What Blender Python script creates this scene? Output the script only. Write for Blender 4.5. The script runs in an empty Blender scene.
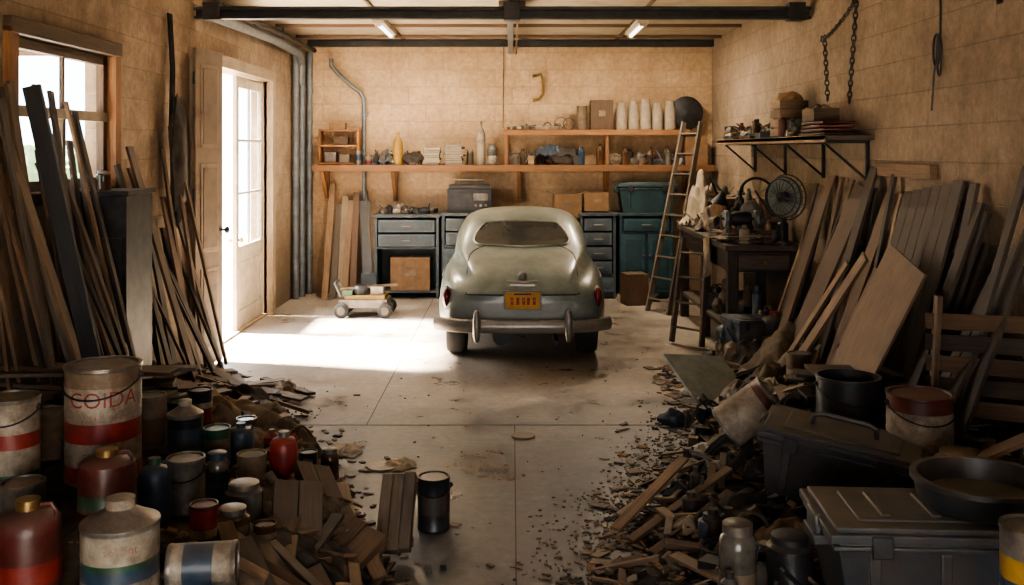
import bpy, bmesh, math, random
from mathutils import Vector, Matrix, Euler, noise
from mathutils.bvhtree import BVHTree
random.seed(7)
R=random.uniform
S=bpy.context.scene
# ------------------------------------------------------------------ materials
def newmat(name):
    m=bpy.data.materials.new(name); m.use_nodes=True
    nt=m.node_tree; return m,nt,nt.nodes['Principled BSDF']
def M(name,c1,c2=None,rough=.65,metal=0,scale=9,bump=.15,wood=False,dust=.0,tint=True,detail=6,spec=None,grime=0.0):
    m,nt,p=newmat(name); N=nt.nodes.new; L=nt.links.new
    if c2 is None: c2=tuple(v*.55 for v in c1)
    tc=N('ShaderNodeTexCoord'); mp=N('ShaderNodeMapping')
    if wood:
        L(tc.outputs['UV'],mp.inputs[0]); mp.inputs['Scale'].default_value=(1.2,22,1)
    else:
        L(tc.outputs['Object'],mp.inputs[0])
    nz=N('ShaderNodeTexNoise'); nz.inputs['Scale'].default_value=(3 if wood else scale); nz.inputs['Detail'].default_value=detail
    nz.inputs['Roughness'].default_value=.65
    L(mp.outputs[0],nz.inputs['Vector'])
    cr=N('ShaderNodeValToRGB'); cr.color_ramp.elements[0].position=.33; cr.color_ramp.elements[1].position=.66
    cr.color_ramp.elements[0].color=(*c2,1); cr.color_ramp.elements[1].color=(*c1,1)
    L(nz.outputs['Fac'],cr.inputs[0]); out=cr.outputs[0]
    if tint:
        at=N('ShaderNodeAttribute'); at.attribute_name='Col'
        ma=N('ShaderNodeMath'); ma.operation='MULTIPLY_ADD'; ma.inputs[1].default_value=1.0; ma.inputs[2].default_value=.4
        L(at.outputs['Fac'],ma.inputs[0])
        vm=N('ShaderNodeVectorMath'); vm.operation='SCALE'; L(out,vm.inputs[0]); L(ma.outputs[0],vm.inputs['Scale']); out=vm.outputs[0]
    if grime>0:
        ng=N('ShaderNodeTexNoise'); ng.inputs['Scale'].default_value=7 if not wood else 3.5; ng.inputs['Detail'].default_value=12; ng.inputs['Roughness'].default_value=.75
        L(tc.outputs['Object'],ng.inputs['Vector'])
        rg=N('ShaderNodeValToRGB'); rg.color_ramp.elements[0].position=.42; rg.color_ramp.elements[1].position=.62
        rg.color_ramp.elements[0].color=(0,0,0,1); rg.color_ramp.elements[1].color=(grime,grime,grime,1); L(ng.outputs['Fac'],rg.inputs[0])
        mg=N('ShaderNodeMixRGB'); mg.inputs[2].default_value=(.085,.05,.03,1); L(rg.outputs[0],mg.inputs[0]); L(out,mg.inputs[1]); out=mg.outputs[0]
    if dust>0:
        g=N('ShaderNodeNewGeometry'); sx=N('ShaderNodeSeparateXYZ'); L(g.outputs['Normal'],sx.inputs[0])
        n2=N('ShaderNodeTexNoise'); n2.inputs['Scale'].default_value=6; n2.inputs['Detail'].default_value=8; L(tc.outputs['Object'],n2.inputs['Vector'])
        mm=N('ShaderNodeMath'); mm.operation='MULTIPLY'; mm.use_clamp=True; L(sx.outputs['Z'],mm.inputs[0]); L(n2.outputs['Fac'],mm.inputs[1])
        m3=N('ShaderNodeMath'); m3.operation='MULTIPLY'; m3.use_clamp=True; m3.inputs[1].default_value=dust*1.3; L(mm.outputs[0],m3.inputs[0])
        mx=N('ShaderNodeMixRGB'); mx.inputs[2].default_value=(.28,.25,.21,1); L(m3.outputs[0],mx.inputs[0]); L(out,mx.inputs[1]); out=mx.outputs[0]
    L(out,p.inputs['Base Color'])
    p.inputs['Roughness'].default_value=rough; p.inputs['Metallic'].default_value=metal
    if spec is not None: p.inputs['Specular IOR Level'].default_value=spec
    if bump>0:
        b=N('ShaderNodeBump'); b.inputs['Strength'].default_value=bump; b.inputs['Distance'].default_value=.02
        L(nz.outputs['Fac'],b.inputs['Height']); L(b.outputs[0],p.inputs['Normal'])
    return m
def wallmat(name,axis,c1,c2,stain):
    m,nt,p=newmat(name); N=nt.nodes.new; L=nt.links.new
    g=N('ShaderNodeNewGeometry'); sp=N('ShaderNodeSeparateXYZ'); L(g.outputs['Position'],sp.inputs[0])
    cb=N('ShaderNodeCombineXYZ'); L(sp.outputs[axis],cb.inputs[0]); L(sp.outputs['Z'],cb.inputs[1])
    br=N('ShaderNodeTexBrick'); L(cb.outputs[0],br.inputs[0]); br.inputs['Scale'].default_value=1
    br.inputs['Brick Width'].default_value=.5; br.inputs['Row Height'].default_value=.25; br.inputs['Mortar Size'].default_value=.006
    br.inputs['Mortar Smooth'].default_value=.8
    br.inputs['Color1'].default_value=(*c1,1); br.inputs['Color2'].default_value=(*[v*.88 for v in c1],1); br.inputs['Mortar'].default_value=(*[v*.72 for v in c1],1)
    n1=N('ShaderNodeTexNoise'); n1.inputs['Scale'].default_value=.9; n1.inputs['Detail'].default_value=12; n1.inputs['Roughness'].default_value=.74; L(g.outputs['Position'],n1.inputs['Vector'])
    cr=N('ShaderNodeValToRGB'); cr.color_ramp.elements[0].position=.4; cr.color_ramp.elements[1].position=.58
    cr.color_ramp.elements[0].color=(stain,stain,stain,1); cr.color_ramp.elements[1].color=(0,0,0,1); L(n1.outputs['Fac'],cr.inputs[0])
    mx=N('ShaderNodeMixRGB'); L(cr.outputs[0],mx.inputs[0]); L(br.outputs[0],mx.inputs[1]); mx.inputs[2].default_value=(*c2,1)
    n2=N('ShaderNodeTexNoise'); n2.inputs['Scale'].default_value=16; n2.inputs['Detail'].default_value=10; n2.inputs['Roughness'].default_value=.7; L(g.outputs['Position'],n2.inputs['Vector'])
    m2=N('ShaderNodeMixRGB'); m2.blend_type='OVERLAY'; m2.inputs[0].default_value=.6; L(mx.outputs[0],m2.inputs[1]); L(n2.outputs['Fac'],m2.inputs[2])
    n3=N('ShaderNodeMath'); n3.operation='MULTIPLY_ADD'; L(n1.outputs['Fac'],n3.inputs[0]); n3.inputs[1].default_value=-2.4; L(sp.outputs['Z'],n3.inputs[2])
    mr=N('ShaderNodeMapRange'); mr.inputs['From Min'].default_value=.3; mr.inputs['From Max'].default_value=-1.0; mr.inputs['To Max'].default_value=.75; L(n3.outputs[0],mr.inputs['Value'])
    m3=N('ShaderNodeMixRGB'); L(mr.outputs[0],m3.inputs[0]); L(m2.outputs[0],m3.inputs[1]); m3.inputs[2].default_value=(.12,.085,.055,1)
    L(m3.outputs[0],p.inputs['Base Color']); p.inputs['Roughness'].default_value=.9
    ad=N('ShaderNodeMath'); ad.operation='MULTIPLY_ADD'; L(br.outputs['Fac'],ad.inputs[0]); ad.inputs[1].default_value=-.5; L(n2.outputs['Fac'],ad.inputs[2])
    b=N('ShaderNodeBump'); b.inputs['Strength'].default_value=.5; b.inputs['Distance'].default_value=.025; L(ad.outputs[0],b.inputs['Height']); L(b.outputs[0],p.inputs['Normal'])
    return m
def floormat():
    m,nt,p=newmat('concrete_floor'); N=nt.nodes.new; L=nt.links.new
    g=N('ShaderNodeNewGeometry'); sp=N('ShaderNodeSeparateXYZ'); L(g.outputs['Position'],sp.inputs[0])
    n1=N('ShaderNodeTexNoise'); n1.inputs['Scale'].default_value=1.3; n1.inputs['Detail'].default_value=12; n1.inputs['Roughness'].default_value=.72; L(g.outputs['Position'],n1.inputs['Vector'])
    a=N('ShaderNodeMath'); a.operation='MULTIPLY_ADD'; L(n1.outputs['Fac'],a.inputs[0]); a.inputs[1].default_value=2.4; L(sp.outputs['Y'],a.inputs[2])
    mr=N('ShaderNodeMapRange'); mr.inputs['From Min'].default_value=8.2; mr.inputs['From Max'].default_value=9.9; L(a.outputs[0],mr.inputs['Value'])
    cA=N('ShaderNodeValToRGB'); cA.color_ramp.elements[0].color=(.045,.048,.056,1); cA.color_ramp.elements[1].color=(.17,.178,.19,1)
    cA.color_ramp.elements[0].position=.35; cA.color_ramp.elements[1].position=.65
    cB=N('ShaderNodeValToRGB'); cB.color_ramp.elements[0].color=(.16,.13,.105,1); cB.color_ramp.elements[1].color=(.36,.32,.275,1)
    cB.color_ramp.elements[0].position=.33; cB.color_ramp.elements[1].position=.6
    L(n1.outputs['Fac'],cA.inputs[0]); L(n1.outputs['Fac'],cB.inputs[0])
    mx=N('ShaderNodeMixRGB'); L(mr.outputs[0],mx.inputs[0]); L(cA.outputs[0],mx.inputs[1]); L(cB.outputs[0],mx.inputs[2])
    n2=N('ShaderNodeTexNoise'); n2.inputs['Scale'].default_value=14; n2.inputs['Detail'].default_value=12; n2.inputs['Roughness'].default_value=.78; L(g.outputs['Position'],n2.inputs['Vector'])
    m2=N('ShaderNodeMixRGB'); m2.blend_type='OVERLAY'; m2.inputs[0].default_value=.75; L(mx.outputs[0],m2.inputs[1]); L(n2.outputs['Fac'],m2.inputs[2])
    L(m2.outputs[0],p.inputs['Base Color'])
    rr=N('ShaderNodeMapRange'); rr.inputs['To Min'].default_value=.25; rr.inputs['To Max'].default_value=.62; rr.inputs['From Min'].default_value=.38; rr.inputs['From Max'].default_value=.6
    L(n1.outputs['Fac'],rr.inputs['Value']); L(rr.outputs[0],p.inputs['Roughness'])
    b=N('ShaderNodeBump'); b.inputs['Strength'].default_value=.25; b.inputs['Distance'].default_value=.01; L(n2.outputs['Fac'],b.inputs['Height']); L(b.outputs[0],p.inputs['Normal'])
    return m
def glassmat(name,tint=(.9,.95,1),mix=.12):
    m=bpy.data.materials.new(name); m.use_nodes=True; nt=m.node_tree; nt.nodes.clear(); N=nt.nodes.new; L=nt.links.new
    o=N('ShaderNodeOutputMaterial'); t=N('ShaderNodeBsdfTransparent'); t.inputs[0].default_value=(*tint,1)
    gl=N('ShaderNodeBsdfGlossy'); gl.inputs['Roughness'].default_value=.08
    mx=N('ShaderNodeMixShader'); mx.inputs[0].default_value=mix; L(t.outputs[0],mx.inputs[1]); L(gl.outputs[0],mx.inputs[2]); L(mx.outputs[0],o.inputs[0]); return m
def emit(name,c,s):
    m,nt,p=newmat(name); p.inputs['Base Color'].default_value=(*c,1); p.inputs['Emission Color'].default_value=(*c,1); p.inputs['Emission Strength'].default_value=s; return m

wood_tan=M('wood_tan',(.33,.21,.115),(.17,.10,.055),wood=True,dust=.2,grime=.45)
wood_brown=M('wood_brown',(.165,.093,.05),(.075,.044,.026),wood=True,dust=.2,grime=.4)
wood_dark=M('wood_dark',(.075,.052,.037),(.03,.023,.018),wood=True,dust=.15)
wood_grey=M('wood_grey',(.19,.15,.115),(.095,.075,.058),wood=True,dust=.25,grime=.4)
wood_orange=M('wood_orange',(.44,.21,.08),(.26,.115,.045),wood=True,grime=.3)
wood_pale=M('wood_pale',(.44,.34,.23),(.27,.20,.13),wood=True,dust=.15,grime=.35)
black_board=M('black_board',(.03,.035,.045),(.015,.017,.02),wood=True,rough=.5)
cream_paint=M('cream_paint',(.64,.56,.45),(.48,.39,.29),scale=4,grime=.25)
steel=M('galvanised_steel',(.27,.30,.33),(.16,.18,.20),rough=.45,metal=.4,bump=.05)
dark_steel=M('dark_steel',(.045,.045,.05),(.018,.018,.02),rough=.5,metal=.4)
chrome=M('tarnished_chrome',(.46,.44,.40),(.26,.24,.21),rough=.36,metal=.55,scale=14,bump=.05,grime=.35)
tin=M('tin_metal',(.36,.34,.31),(.18,.16,.14),rough=.4,metal=.5,dust=.2,grime=.7)
rubber=M('tyre_rubber',(.03,.03,.03),(.018,.018,.018),rough=.85,dust=.1)
blue_paint=M('bluegrey_cabinet_paint',(.075,.115,.145),(.042,.065,.085),rough=.55,dust=.25,grime=.4)
teal_plastic=M('teal_plastic',(.028,.075,.088),(.016,.044,.053),rough=.4,dust=.3)
black_plastic=M('black_plastic',(.04,.05,.06),(.022,.028,.035),rough=.42,dust=.4,bump=.05,grime=.3)
red_p=M('red_label',(.40,.03,.025),(.19,.018,.015),rough=.4,dust=.2,grime=.45)
darkred_p=M('dark_red_tin',(.15,.022,.02),(.07,.012,.011),rough=.4,dust=.3,grime=.5)
white_p=M('offwhite_label',(.52,.47,.38),(.30,.25,.185),rough=.5,dust=.25,grime=.8)
tan_p=M('tan_label',(.29,.215,.14),(.15,.105,.07),rough=.6,dust=.3,grime=.6)
blue_p=M('blue_label',(.03,.09,.16),(.016,.035,.07),rough=.4,dust=.25,grime=.4)
green_p=M('green_label',(.03,.14,.07),(.016,.06,.035),rough=.4,dust=.25,grime=.4)
black_p=M('black_tin',(.03,.03,.032),(.012,.012,.014),rough=.35,dust=.2)
yellow_p=M('yellow_label',(.56,.34,.05),(.38,.2,.03),rough=.5,grime=.3)
brass=M('brass_cap',(.45,.29,.11),(.25,.16,.06),rough=.35,metal=.7)
cardboard=M('cardboard',(.33,.19,.095),(.21,.12,.06),rough=.85,grime=.25)
paper=M('paper',(.54,.47,.37),(.34,.27,.19),rough=.9,scale=14,grime=.3)
rag_m=M('rag_cloth',(.26,.20,.14),(.12,.09,.06),rough=.95,scale=7,bump=.4)
rag_d=M('dark_cloth',(.09,.075,.06),(.035,.03,.025),rough=.95,scale=7,bump=.4)
heap_m=M('debris_dirt',(.10,.075,.055),(.025,.02,.016),rough=.95,scale=16,bump=1.0,detail=12)
panelgreen=M('painted_board_greygreen',(.24,.28,.27),(.15,.17,.165),rough=.7,scale=6,grime=.3)
ceil_m=M('ceiling_board',(.66,.56,.43),(.46,.37,.26),rough=.8,scale=3)
amber=M('amber_glass',(.14,.06,.022),(.05,.025,.01),rough=.15,bump=0,dust=.3)
jar_glass=M('dusty_jar_glass',(.18,.17,.15),(.08,.075,.06),rough=.2,bump=0,dust=.3,grime=.4)
worn_print=M('worn_print',(.36,.11,.09),(.42,.34,.26),rough=.6,scale=24,grime=.4)
glass=glassmat('window_glass')
exterior=M('exterior_plaster',(.62,.57,.48),(.5,.46,.39),scale=2)
foliage=M('hedge_leaves',(.18,.26,.10),(.07,.12,.04),scale=9,bump=1)
WOODS=[wood_tan,wood_brown,wood_dark,wood_grey,wood_brown,wood_pale]

# ------------------------------------------------------------------ mesh builder
class B:
    def __init__(s):
        s.bm=bmesh.new(); s.uv=s.bm.loops.layers.uv.new('UVMap'); s.col=s.bm.loops.layers.color.new('Col'); s.mats=[]
    def mi(s,m):
        if m not in s.mats: s.mats.append(m)
        return s.mats.index(m)
    def add(s,vs,fs,mat,uvs=None,tint=None,fm=None):
        t=R(.35,.85) if tint is None else tint
        bv=[s.bm.verts.new(v) for v in vs]
        for k,f in enumerate(fs):
            try: bf=s.bm.faces.new([bv[i] for i in f])
            except Exception: continue
            bf.material_index=s.mi(fm[k] if fm else mat); bf.smooth=True
            for j,l in enumerate(bf.loops):
                l[s.col]=(t,t,t,1)
                if uvs: l[s.uv].uv=uvs[k][j]
    def box(s,c,size,mat,rot=None,tint=None,taper=1.0):
        hx,hy,hz=[v/2 for v in size]
        loc=[Vector((x*hx*(taper if z<0 else 1),y*hy*(taper if z<0 else 1),z*hz)) for x in(-1,1) for y in(-1,1) for z in(-1,1)]
        rm=rot if isinstance(rot,Matrix) else (Euler(rot).to_matrix() if rot else Matrix.Identity(3))
        fs=[(0,1,3,2),(4,6,7,5),(0,4,5,1),(2,3,7,6),(0,2,6,4),(1,5,7,3)]
        ax=max(range(3),key=lambda i:size[i]); off=(R(0,9),R(0,9)); uvs=[]
        for f in fs:
            n=[abs(loc[f[0]][i]-loc[f[2]][i]) for i in range(3)]; k=min(range(3),key=lambda i:n[i])
            rest=[i for i in range(3) if i!=k]
            u=ax if ax in rest else rest[0]; w=[i for i in rest if i!=u][0]
            uvs.append([(loc[i][u]+off[0],loc[i][w]+off[1]+k*.37) for i in f])
        s.add([rm@v+Vector(c) for v in loc],fs,mat,uvs,tint)
    def beam(s,p0,p1,w,t,mat,up=(0,1,0),tint=None):
        p0=Vector(p0);p1=Vector(p1);d=(p1-p0);L=d.length;d.normalize()
        u=Vector(up); u=(u-d*u.dot(d))
        if u.length<.01: u=d.orthogonal()
        u.normalize(); n=d.cross(u)
        s.box((p0+p1)/2,(L,w,t),mat,Matrix((d,u,n)).transposed(),tint)
    def lathe(s,prof,mat,loc=(0,0,0),rot=None,seg=28,tint=None,sq=None):
        rm=(rot if isinstance(rot,Matrix) else Euler(rot).to_matrix()) if rot else Matrix.Identity(3)
        vs=[];fs=[];fm=[];uvs=[]
        for p in prof:
            for i in range(seg):
                a=2*math.pi*i/seg; vs.append(rm@Vector((max(p[0],1e-4)*math.cos(a),max(p[0],1e-4)*math.sin(a),p[1]))+Vector(loc))
        for k in range(len(prof)-1):
            mm=prof[k+1][2] if len(prof[k+1])>2 else mat
            for i in range(seg):
                j=(i+1)%seg; fs.append((k*seg+i,k*seg+j,(k+1)*seg+j,(k+1)*seg+i)); fm.append(mm)
        s.add(vs,fs,mat,None,tint,fm)
    def tube(s,pts,r,mat,seg=8,closed=False,tint=.6):
        pts=[Vector(p) for p in pts]; n=len(pts); vs=[];fs=[]; up=None
        for i,p in enumerate(pts):
            if closed: d=(pts[(i+1)%n]-pts[i-1])
            else: d=(pts[min(i+1,n-1)]-pts[max(i-1,0)])
            d.normalize()
            if up is None: up=d.orthogonal().normalized()
            up=(up-d*up.dot(d)); up.normalize(); q=d.cross(up)
            for k in range(seg):
                a=2*math.pi*k/seg; vs.append(p+(up*math.cos(a)+q*math.sin(a))*r)
        m=n if closed else n-1
        for i in range(m):
            for k in range(seg):
                a=i*seg+k;b=i*seg+(k+1)%seg;i2=(i+1)%n
                fs.append((a,b,i2*seg+(k+1)%seg,i2*seg+k))
        if not closed: fs+= [tuple(range(seg))[::-1],tuple((n-1)*seg+k for k in range(seg))]
        s.add(vs,fs,mat,None,tint)
    def lump(s,c,size,mat,amp=.3,seed=None,freq=1.7,sub=3,flat=True,tint=None):
        seed=R(0,99) if seed is None else seed
        t=bmesh.new(); bmesh.ops.create_icosphere(t,subdivisions=sub,radius=1)
        vs=[]
        for v in t.verts:
            n=noise.noise(v.co*freq+Vector((seed,0,0)))+.3*noise.noise(v.co*freq*2+Vector((0,seed,0)))
            q=v.co*(1+amp*n)
            z=q.z
            if flat and z<-.5: z=-.5
            vs.append(Vector(c)+Vector((q.x*size[0]/2,q.y*size[1]/2,z*size[2]/2)))
        s.add(vs,[tuple(v.index for v in f.verts) for f in t.faces],mat,None,tint); t.free()
    def cloth(s,c,size,mat,amp=.06,seed=None,n=34,rot=0,hf=None):
        seed=R(0,99) if seed is None else seed; vs=[];fs=[]
        ca,sa=math.cos(rot),math.sin(rot)
        for i in range(n+1):
            for j in range(n+1):
                u=i/n-.5;v=j/n-.5
                e=1+.35*noise.noise(Vector((u*2.5+seed,v*2.5,1)))
                x=u*size[0]*e;y=v*size[1]*e
                w_=noise.noise(Vector((u*2+seed,v*2,5)))*1.5
                fold=.5+.5*math.sin((u*math.cos(seed)+v*math.sin(seed)+.35*w_)*16)
                edge=max(0,1-4*(u*u+v*v))
                z=amp*(.75*edge+.3*fold*(.3+edge)+.5*abs(noise.noise(Vector((u*5+seed,v*5,0)))))
                X=c[0]+x*ca-y*sa; Y=c[1]+x*sa+y*ca
                base=c[2] if hf is None else hf(X,Y)+.005
                vs.append(Vector((X,Y,base+z)))
        for i in range(n):
            for j in range(n): a=i*(n+1)+j; fs.append((a,a+n+1,a+n+2,a+1))
        s.add(vs,fs,mat)
    def text(s,txt,size,mat,loc,r,z,ang=0):
        cu=bpy.data.curves.new('t','FONT'); cu.body=txt; cu.size=size; cu.align_x='CENTER'; cu.resolution_u=3
        o=bpy.data.objects.new('t',cu); S.collection.objects.link(o); bpy.context.view_layer.update()
        me=o.evaluated_get(bpy.context.evaluated_depsgraph_get()).to_mesh()
        vs=[]
        for v in me.vertices:
            a=v.co.x/r+ang; vs.append(Vector(loc)+Vector((r*1.012*math.sin(a),-r*1.012*math.cos(a),z+v.co.y)))
        fs=[tuple(p.vertices) for p in me.polygons]
        s.add(vs,fs,mat,None,.6)
        o.evaluated_get(bpy.context.evaluated_depsgraph_get()).to_mesh_clear(); bpy.data.objects.remove(o); bpy.data.curves.remove(cu)
    def obj(s,name,bevel=0,sharp=35,parent=None,sub=0):
        me=bpy.data.meshes.new(name); s.bm.normal_update(); s.bm.to_mesh(me); s.bm.free()
        for m in s.mats: me.materials.append(m)
        try: me.set_sharp_from_angle(angle=math.radians(sharp))
        except Exception: pass
        o=bpy.data.objects.new(name,me); S.collection.objects.link(o)
        xs=[v.co for v in me.vertices]
        if xs and parent is None:
            mn=Vector([min(v[i] for v in xs) for i in range(3)]); mx=Vector([max(v[i] for v in xs) for i in range(3)])
            c=Vector(((mn.x+mx.x)/2,(mn.y+mx.y)/2,mn.z)); me.transform(Matrix.Translation(-c)); o.location=c
        if bevel:
            b=o.modifiers.new('bevel','BEVEL'); b.width=bevel; b.segments=2; b.limit_method='ANGLE'
        if parent: o.parent=parent
        return o

XL,XR,YB,YF,ZC=-3.09,2.91,14.56,-1.5,3.68
# ------------------------------------------------------------------ room
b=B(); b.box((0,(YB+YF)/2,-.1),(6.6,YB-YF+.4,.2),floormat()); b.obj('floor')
b=B(); jm=M('joint_dirt',(.07,.06,.05),(.04,.035,.03))
for x in(-1.1,.02): b.box((x,(7.56+YB)/2 if x<-1 else 3.1,.0012),(.007,YB-7.56 if x<-1 else 8.9,.002),jm)
b.box((0,7.56,.0012),(6,.009,.002),jm); b.box((0,3.6,.0012),(6,.009,.002),jm); b.obj('floor_joint')
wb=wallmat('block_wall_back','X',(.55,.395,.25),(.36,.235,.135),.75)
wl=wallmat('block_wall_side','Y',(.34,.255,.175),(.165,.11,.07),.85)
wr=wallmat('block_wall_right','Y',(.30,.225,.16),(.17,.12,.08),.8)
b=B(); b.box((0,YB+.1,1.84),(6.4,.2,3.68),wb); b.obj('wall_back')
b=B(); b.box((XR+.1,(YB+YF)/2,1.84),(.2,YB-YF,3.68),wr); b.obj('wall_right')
b=B()
def seg(y0,y1,z0,z1): b.box((XL-.1,(y0+y1)/2,(z0+z1)/2),(.2,y1-y0,z1-z0),wl)
WY0,WY1,WZ0,WZ1=6.15,7.7,1.8,2.8; DY0,DY1,DZ=9.7,12.6,2.95
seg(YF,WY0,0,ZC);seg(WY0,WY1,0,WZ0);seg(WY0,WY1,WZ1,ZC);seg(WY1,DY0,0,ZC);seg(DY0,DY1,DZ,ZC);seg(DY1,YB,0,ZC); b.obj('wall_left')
b=B(); b.box((0,(YB+YF)/2,ZC+.06),(6.6,YB-YF+.2,.12),ceil_m); b.obj('ceiling')
FW,FZ=1.3,2.2
b=B(); b.box(((-FW-3.09)/2,YF-.1,1.84),(3.09-FW,.2,3.68),wl); b.box(((FW+2.91)/2,YF-.1,1.84),(2.91-FW,.2,3.68),wl); b.box((0,YF-.1,(FZ+ZC)/2),(2*FW,.2,ZC-FZ),wl); b.obj('wall_front')
b=B()
for y in (10.3,11.5,12.7,13.9): b.box((0,y,ZC-.02),(6,.05,.04),wood_brown)
for x in(-1.55,1.5): b.box((x,12.5,ZC-.015),(.03,4,.03),wood_brown)
b.obj('trim_1')
b=B(); b.box((0,14.47,ZC-.06),(5.9,.12,.09),dark_steel); b.obj('trim_2',.005)
b=B(); b.box((-.09,9.7,3.45),(5.96,.1,.035),dark_steel); b.box((-.09,9.7,3.36),(5.96,.1,.025),dark_steel); b.box((-.09,9.72,3.40),(5.96,.02,.1),dark_steel)
for x in(-2.9,2.75,0): b.box((x,9.7,3.42),(.16,.16,.17),dark_steel)
b.box((0,9.7,3.575),(.05,.05,.2),dark_steel)
b.obj('steel_ceiling_beam',.004)
b=B(); b.box((-.02,12.1,3.5),(.07,4.8,.05),steel); b.box((.06,12.1,3.5),(.02,4.8,.07),wood_brown)
b.box((0,10.6,3.56),(.28,.45,.14),white_p); b.box((0,13.2,3.6),(.05,.05,.16),steel); b.obj('garage_door_opener_rail',.004)
tube_m=emit('fluorescent_tube',(1,.95,.85),3)
for x in(-1.6,1.57):
    b=B(); b.box((x,12.6,3.63),(.14,1.3,.06),cream_paint); b.lathe([(0,0),(.022,0),(.022,1.2),(0,1.2)],tube_m,(x,12.0,3.585),(-math.pi/2,0,0),12); b.box((x,11.97,3.59),(.08,.03,.06),cream_paint); b.box((x,13.23,3.59),(.08,.03,.06),cream_paint); b.obj('fluorescent_light_fixture')
b=B()
ym=(WY0+WY1)/2; zm=2.33; xw=XL-.05
for (y0,y1,z0,z1) in [(WY0-.08,WY1+.08,WZ1,WZ1+.1),(WY0-.1,WY1+.1,WZ0-.08,WZ0)]:
    b.box((XL+.01,(y0+y1)/2,(z0+z1)/2),(.1,y1-y0,z1-z0),wood_brown)
for y in(WY0-.03,WY1+.03): b.box((XL+.01,y,(WZ0+WZ1)/2),(.08,.1,WZ1-WZ0+.1),wood_orange)
b.box((xw,ym,zm),(.07,WY1-WY0,.07),cream_paint)
for y in(WY0+.05,WY1-.05): b.box((xw,y,(WZ0+WZ1)/2),(.06,.07,WZ1-WZ0),wood_brown)
for z in(WZ0+.04,WZ1-.04): b.box((xw,ym,z),(.06,WY1-WY0,.07),wood_brown)
b.box((xw,ym+.05,(WZ0+zm)/2),(.04,.045,zm-WZ0),wood_brown); b.box((xw,ym+.05,(WZ1+zm)/2),(.03,.03,WZ1-zm),wood_brown)
b.box((xw-.01,ym,(WZ0+WZ1)/2),(.006,WY1-WY0-.05,WZ1-WZ0-.05),glass)
b.obj('window_1',.004)
b=B()
b.box((XL+.02,DY0-.06,DZ/2),(.12,.12,DZ),cream_paint); b.box((XL+.02,DY1+.07,DZ/2),(.12,.14,DZ),wood_pale); b.box((XL+.02,(DY0+DY1)/2,DZ+.06),(.12,DY1-DY0+.28,.13),wood_pale)
b.box((XL-.1,(DY0+DY1)/2,.012),(.2,DY1-DY0,.024),wood_pale)
b.obj('trim_3',.005)
def glazed(name,p0,ang,wd,ht,mat,low=.85,rows=3,cols=2,z0=.03):
    b=B(); d=Vector((math.sin(ang),math.cos(ang),0)); rm=Matrix((d,Vector((-d.y,d.x,0)),Vector((0,0,1)))).transposed()
    p0=Vector(p0)
    def bx(u0,u1,a,c,t=.045,m=mat,o=0): b.box(p0+d*((u0+u1)/2)+Vector((-d.y,d.x,0))*o+Vector((0,0,(a+c)/2)),(u1-u0,t,c-a),m,rm,.6)
    e=.1; bx(0,e,z0,ht); bx(wd-e,wd,z0,ht); bx(e,wd-e,z0,z0+.2); bx(e,wd-e,ht-.13,ht); bx(e,wd-e,low,low+.12)
    bx(e,wd-e,z0+.2,low,.02); bx(e+.07,wd-e-.07,z0+.27,low-.07,.035)
    for i in range(1,rows):
        z=low+.12+(ht-.13-low-.12)*i/rows; bx(e,wd-e,z-.014,z+.014,.03)
    for i in range(1,cols):
        u=e+(wd-2*e)*i/cols; bx(u-.014,u+.014,low+.12,ht-.13,.03)
    bx(e,wd-e,low+.12,ht-.13,.005,glass)
    k=p0+d*(.06)+Vector((0,0,1.05))
    for sgn in(-1,1): b.lathe([(0,0),(.012,0),(.012,.04),(.03,.05),(.034,.07),(.02,.085),(0,.09)],brass,k,Matrix((d,Vector((0,0,1)),Vector((-d.y,d.x,0))*-sgn)).transposed(),12)
    return b.obj(name,.004)
glazed('door_1',(XL-.06,11.35,0),0,1.22,DZ-.02,cream_paint,cols=2)
b=B(); ang=.28; d=Vector((math.sin(ang),math.cos(ang),0)); nn=Vector((-d.y,d.x,0)); rm=Matrix((d,nn,Vector((0,0,1)))).transposed(); p0=Vector((XL+.1,9.4,0))
leafm=M('weathered_door_paint',(.36,.28,.21),(.15,.105,.07),scale=7,bump=.3,grime=.5)
LW=.46
b.box(p0+d*LW/2+Vector((0,0,1.53)),(LW,.035,3.02),leafm,rm,.6)
for z0,z1 in((.15,.95),(1.1,1.95),(2.1,2.9)):
    for t in(-1,1):
        b.box(p0+d*LW/2+nn*.02*t+Vector((0,0,(z0+z1)/2)),(.3,.012,z1-z0),leafm,rm,.75)
        b.box(p0+d*LW/2+nn*.025*t+Vector((0,0,(z0+z1)/2)),(.23,.014,z1-z0-.08),leafm,rm,.5)
b.lathe([(0,0),(.03,0),(.012,.01),(.012,.05),(.033,.06),(.035,.08),(0,.095)],dark_steel,p0+d*.42-nn*.02+Vector((0,0,1.3)),Matrix((d,Vector((0,0,1)),-nn)).transposed(),14)
for z in(.4,1.6,2.7): b.lathe([(0,0),(.014,0),(.014,.12),(0,.12)],dark_steel,p0+Vector((0,0,z)),None,8)
b.obj('door_2',.004)
b=B(); b.box((-10,6,-.16),(13.4,40,.1),exterior); b.box((0,-9.6,-.16),(20,15.6,.1),exterior); b.obj('outdoor_ground')
b=B(); b.box((-3.85,6.2,3.02),(1.1,5.4,.08),wood_brown)  # added slab with ribs, unseen outside, keeps direct sun out of the window
for y in(3.8,5.4,7.0,8.6): b.box((-3.85,y,2.94),(1.1,.06,.1),wood_brown)
b.obj('added_sun_blocker')
b=B()
for i in range(14): b.lump((-8+R(-.4,.4),2+i*1.2,.6),(1.8,1.8,2.9),foliage,.35,freq=3,sub=4)
b.obj('garden_hedge')
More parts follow.
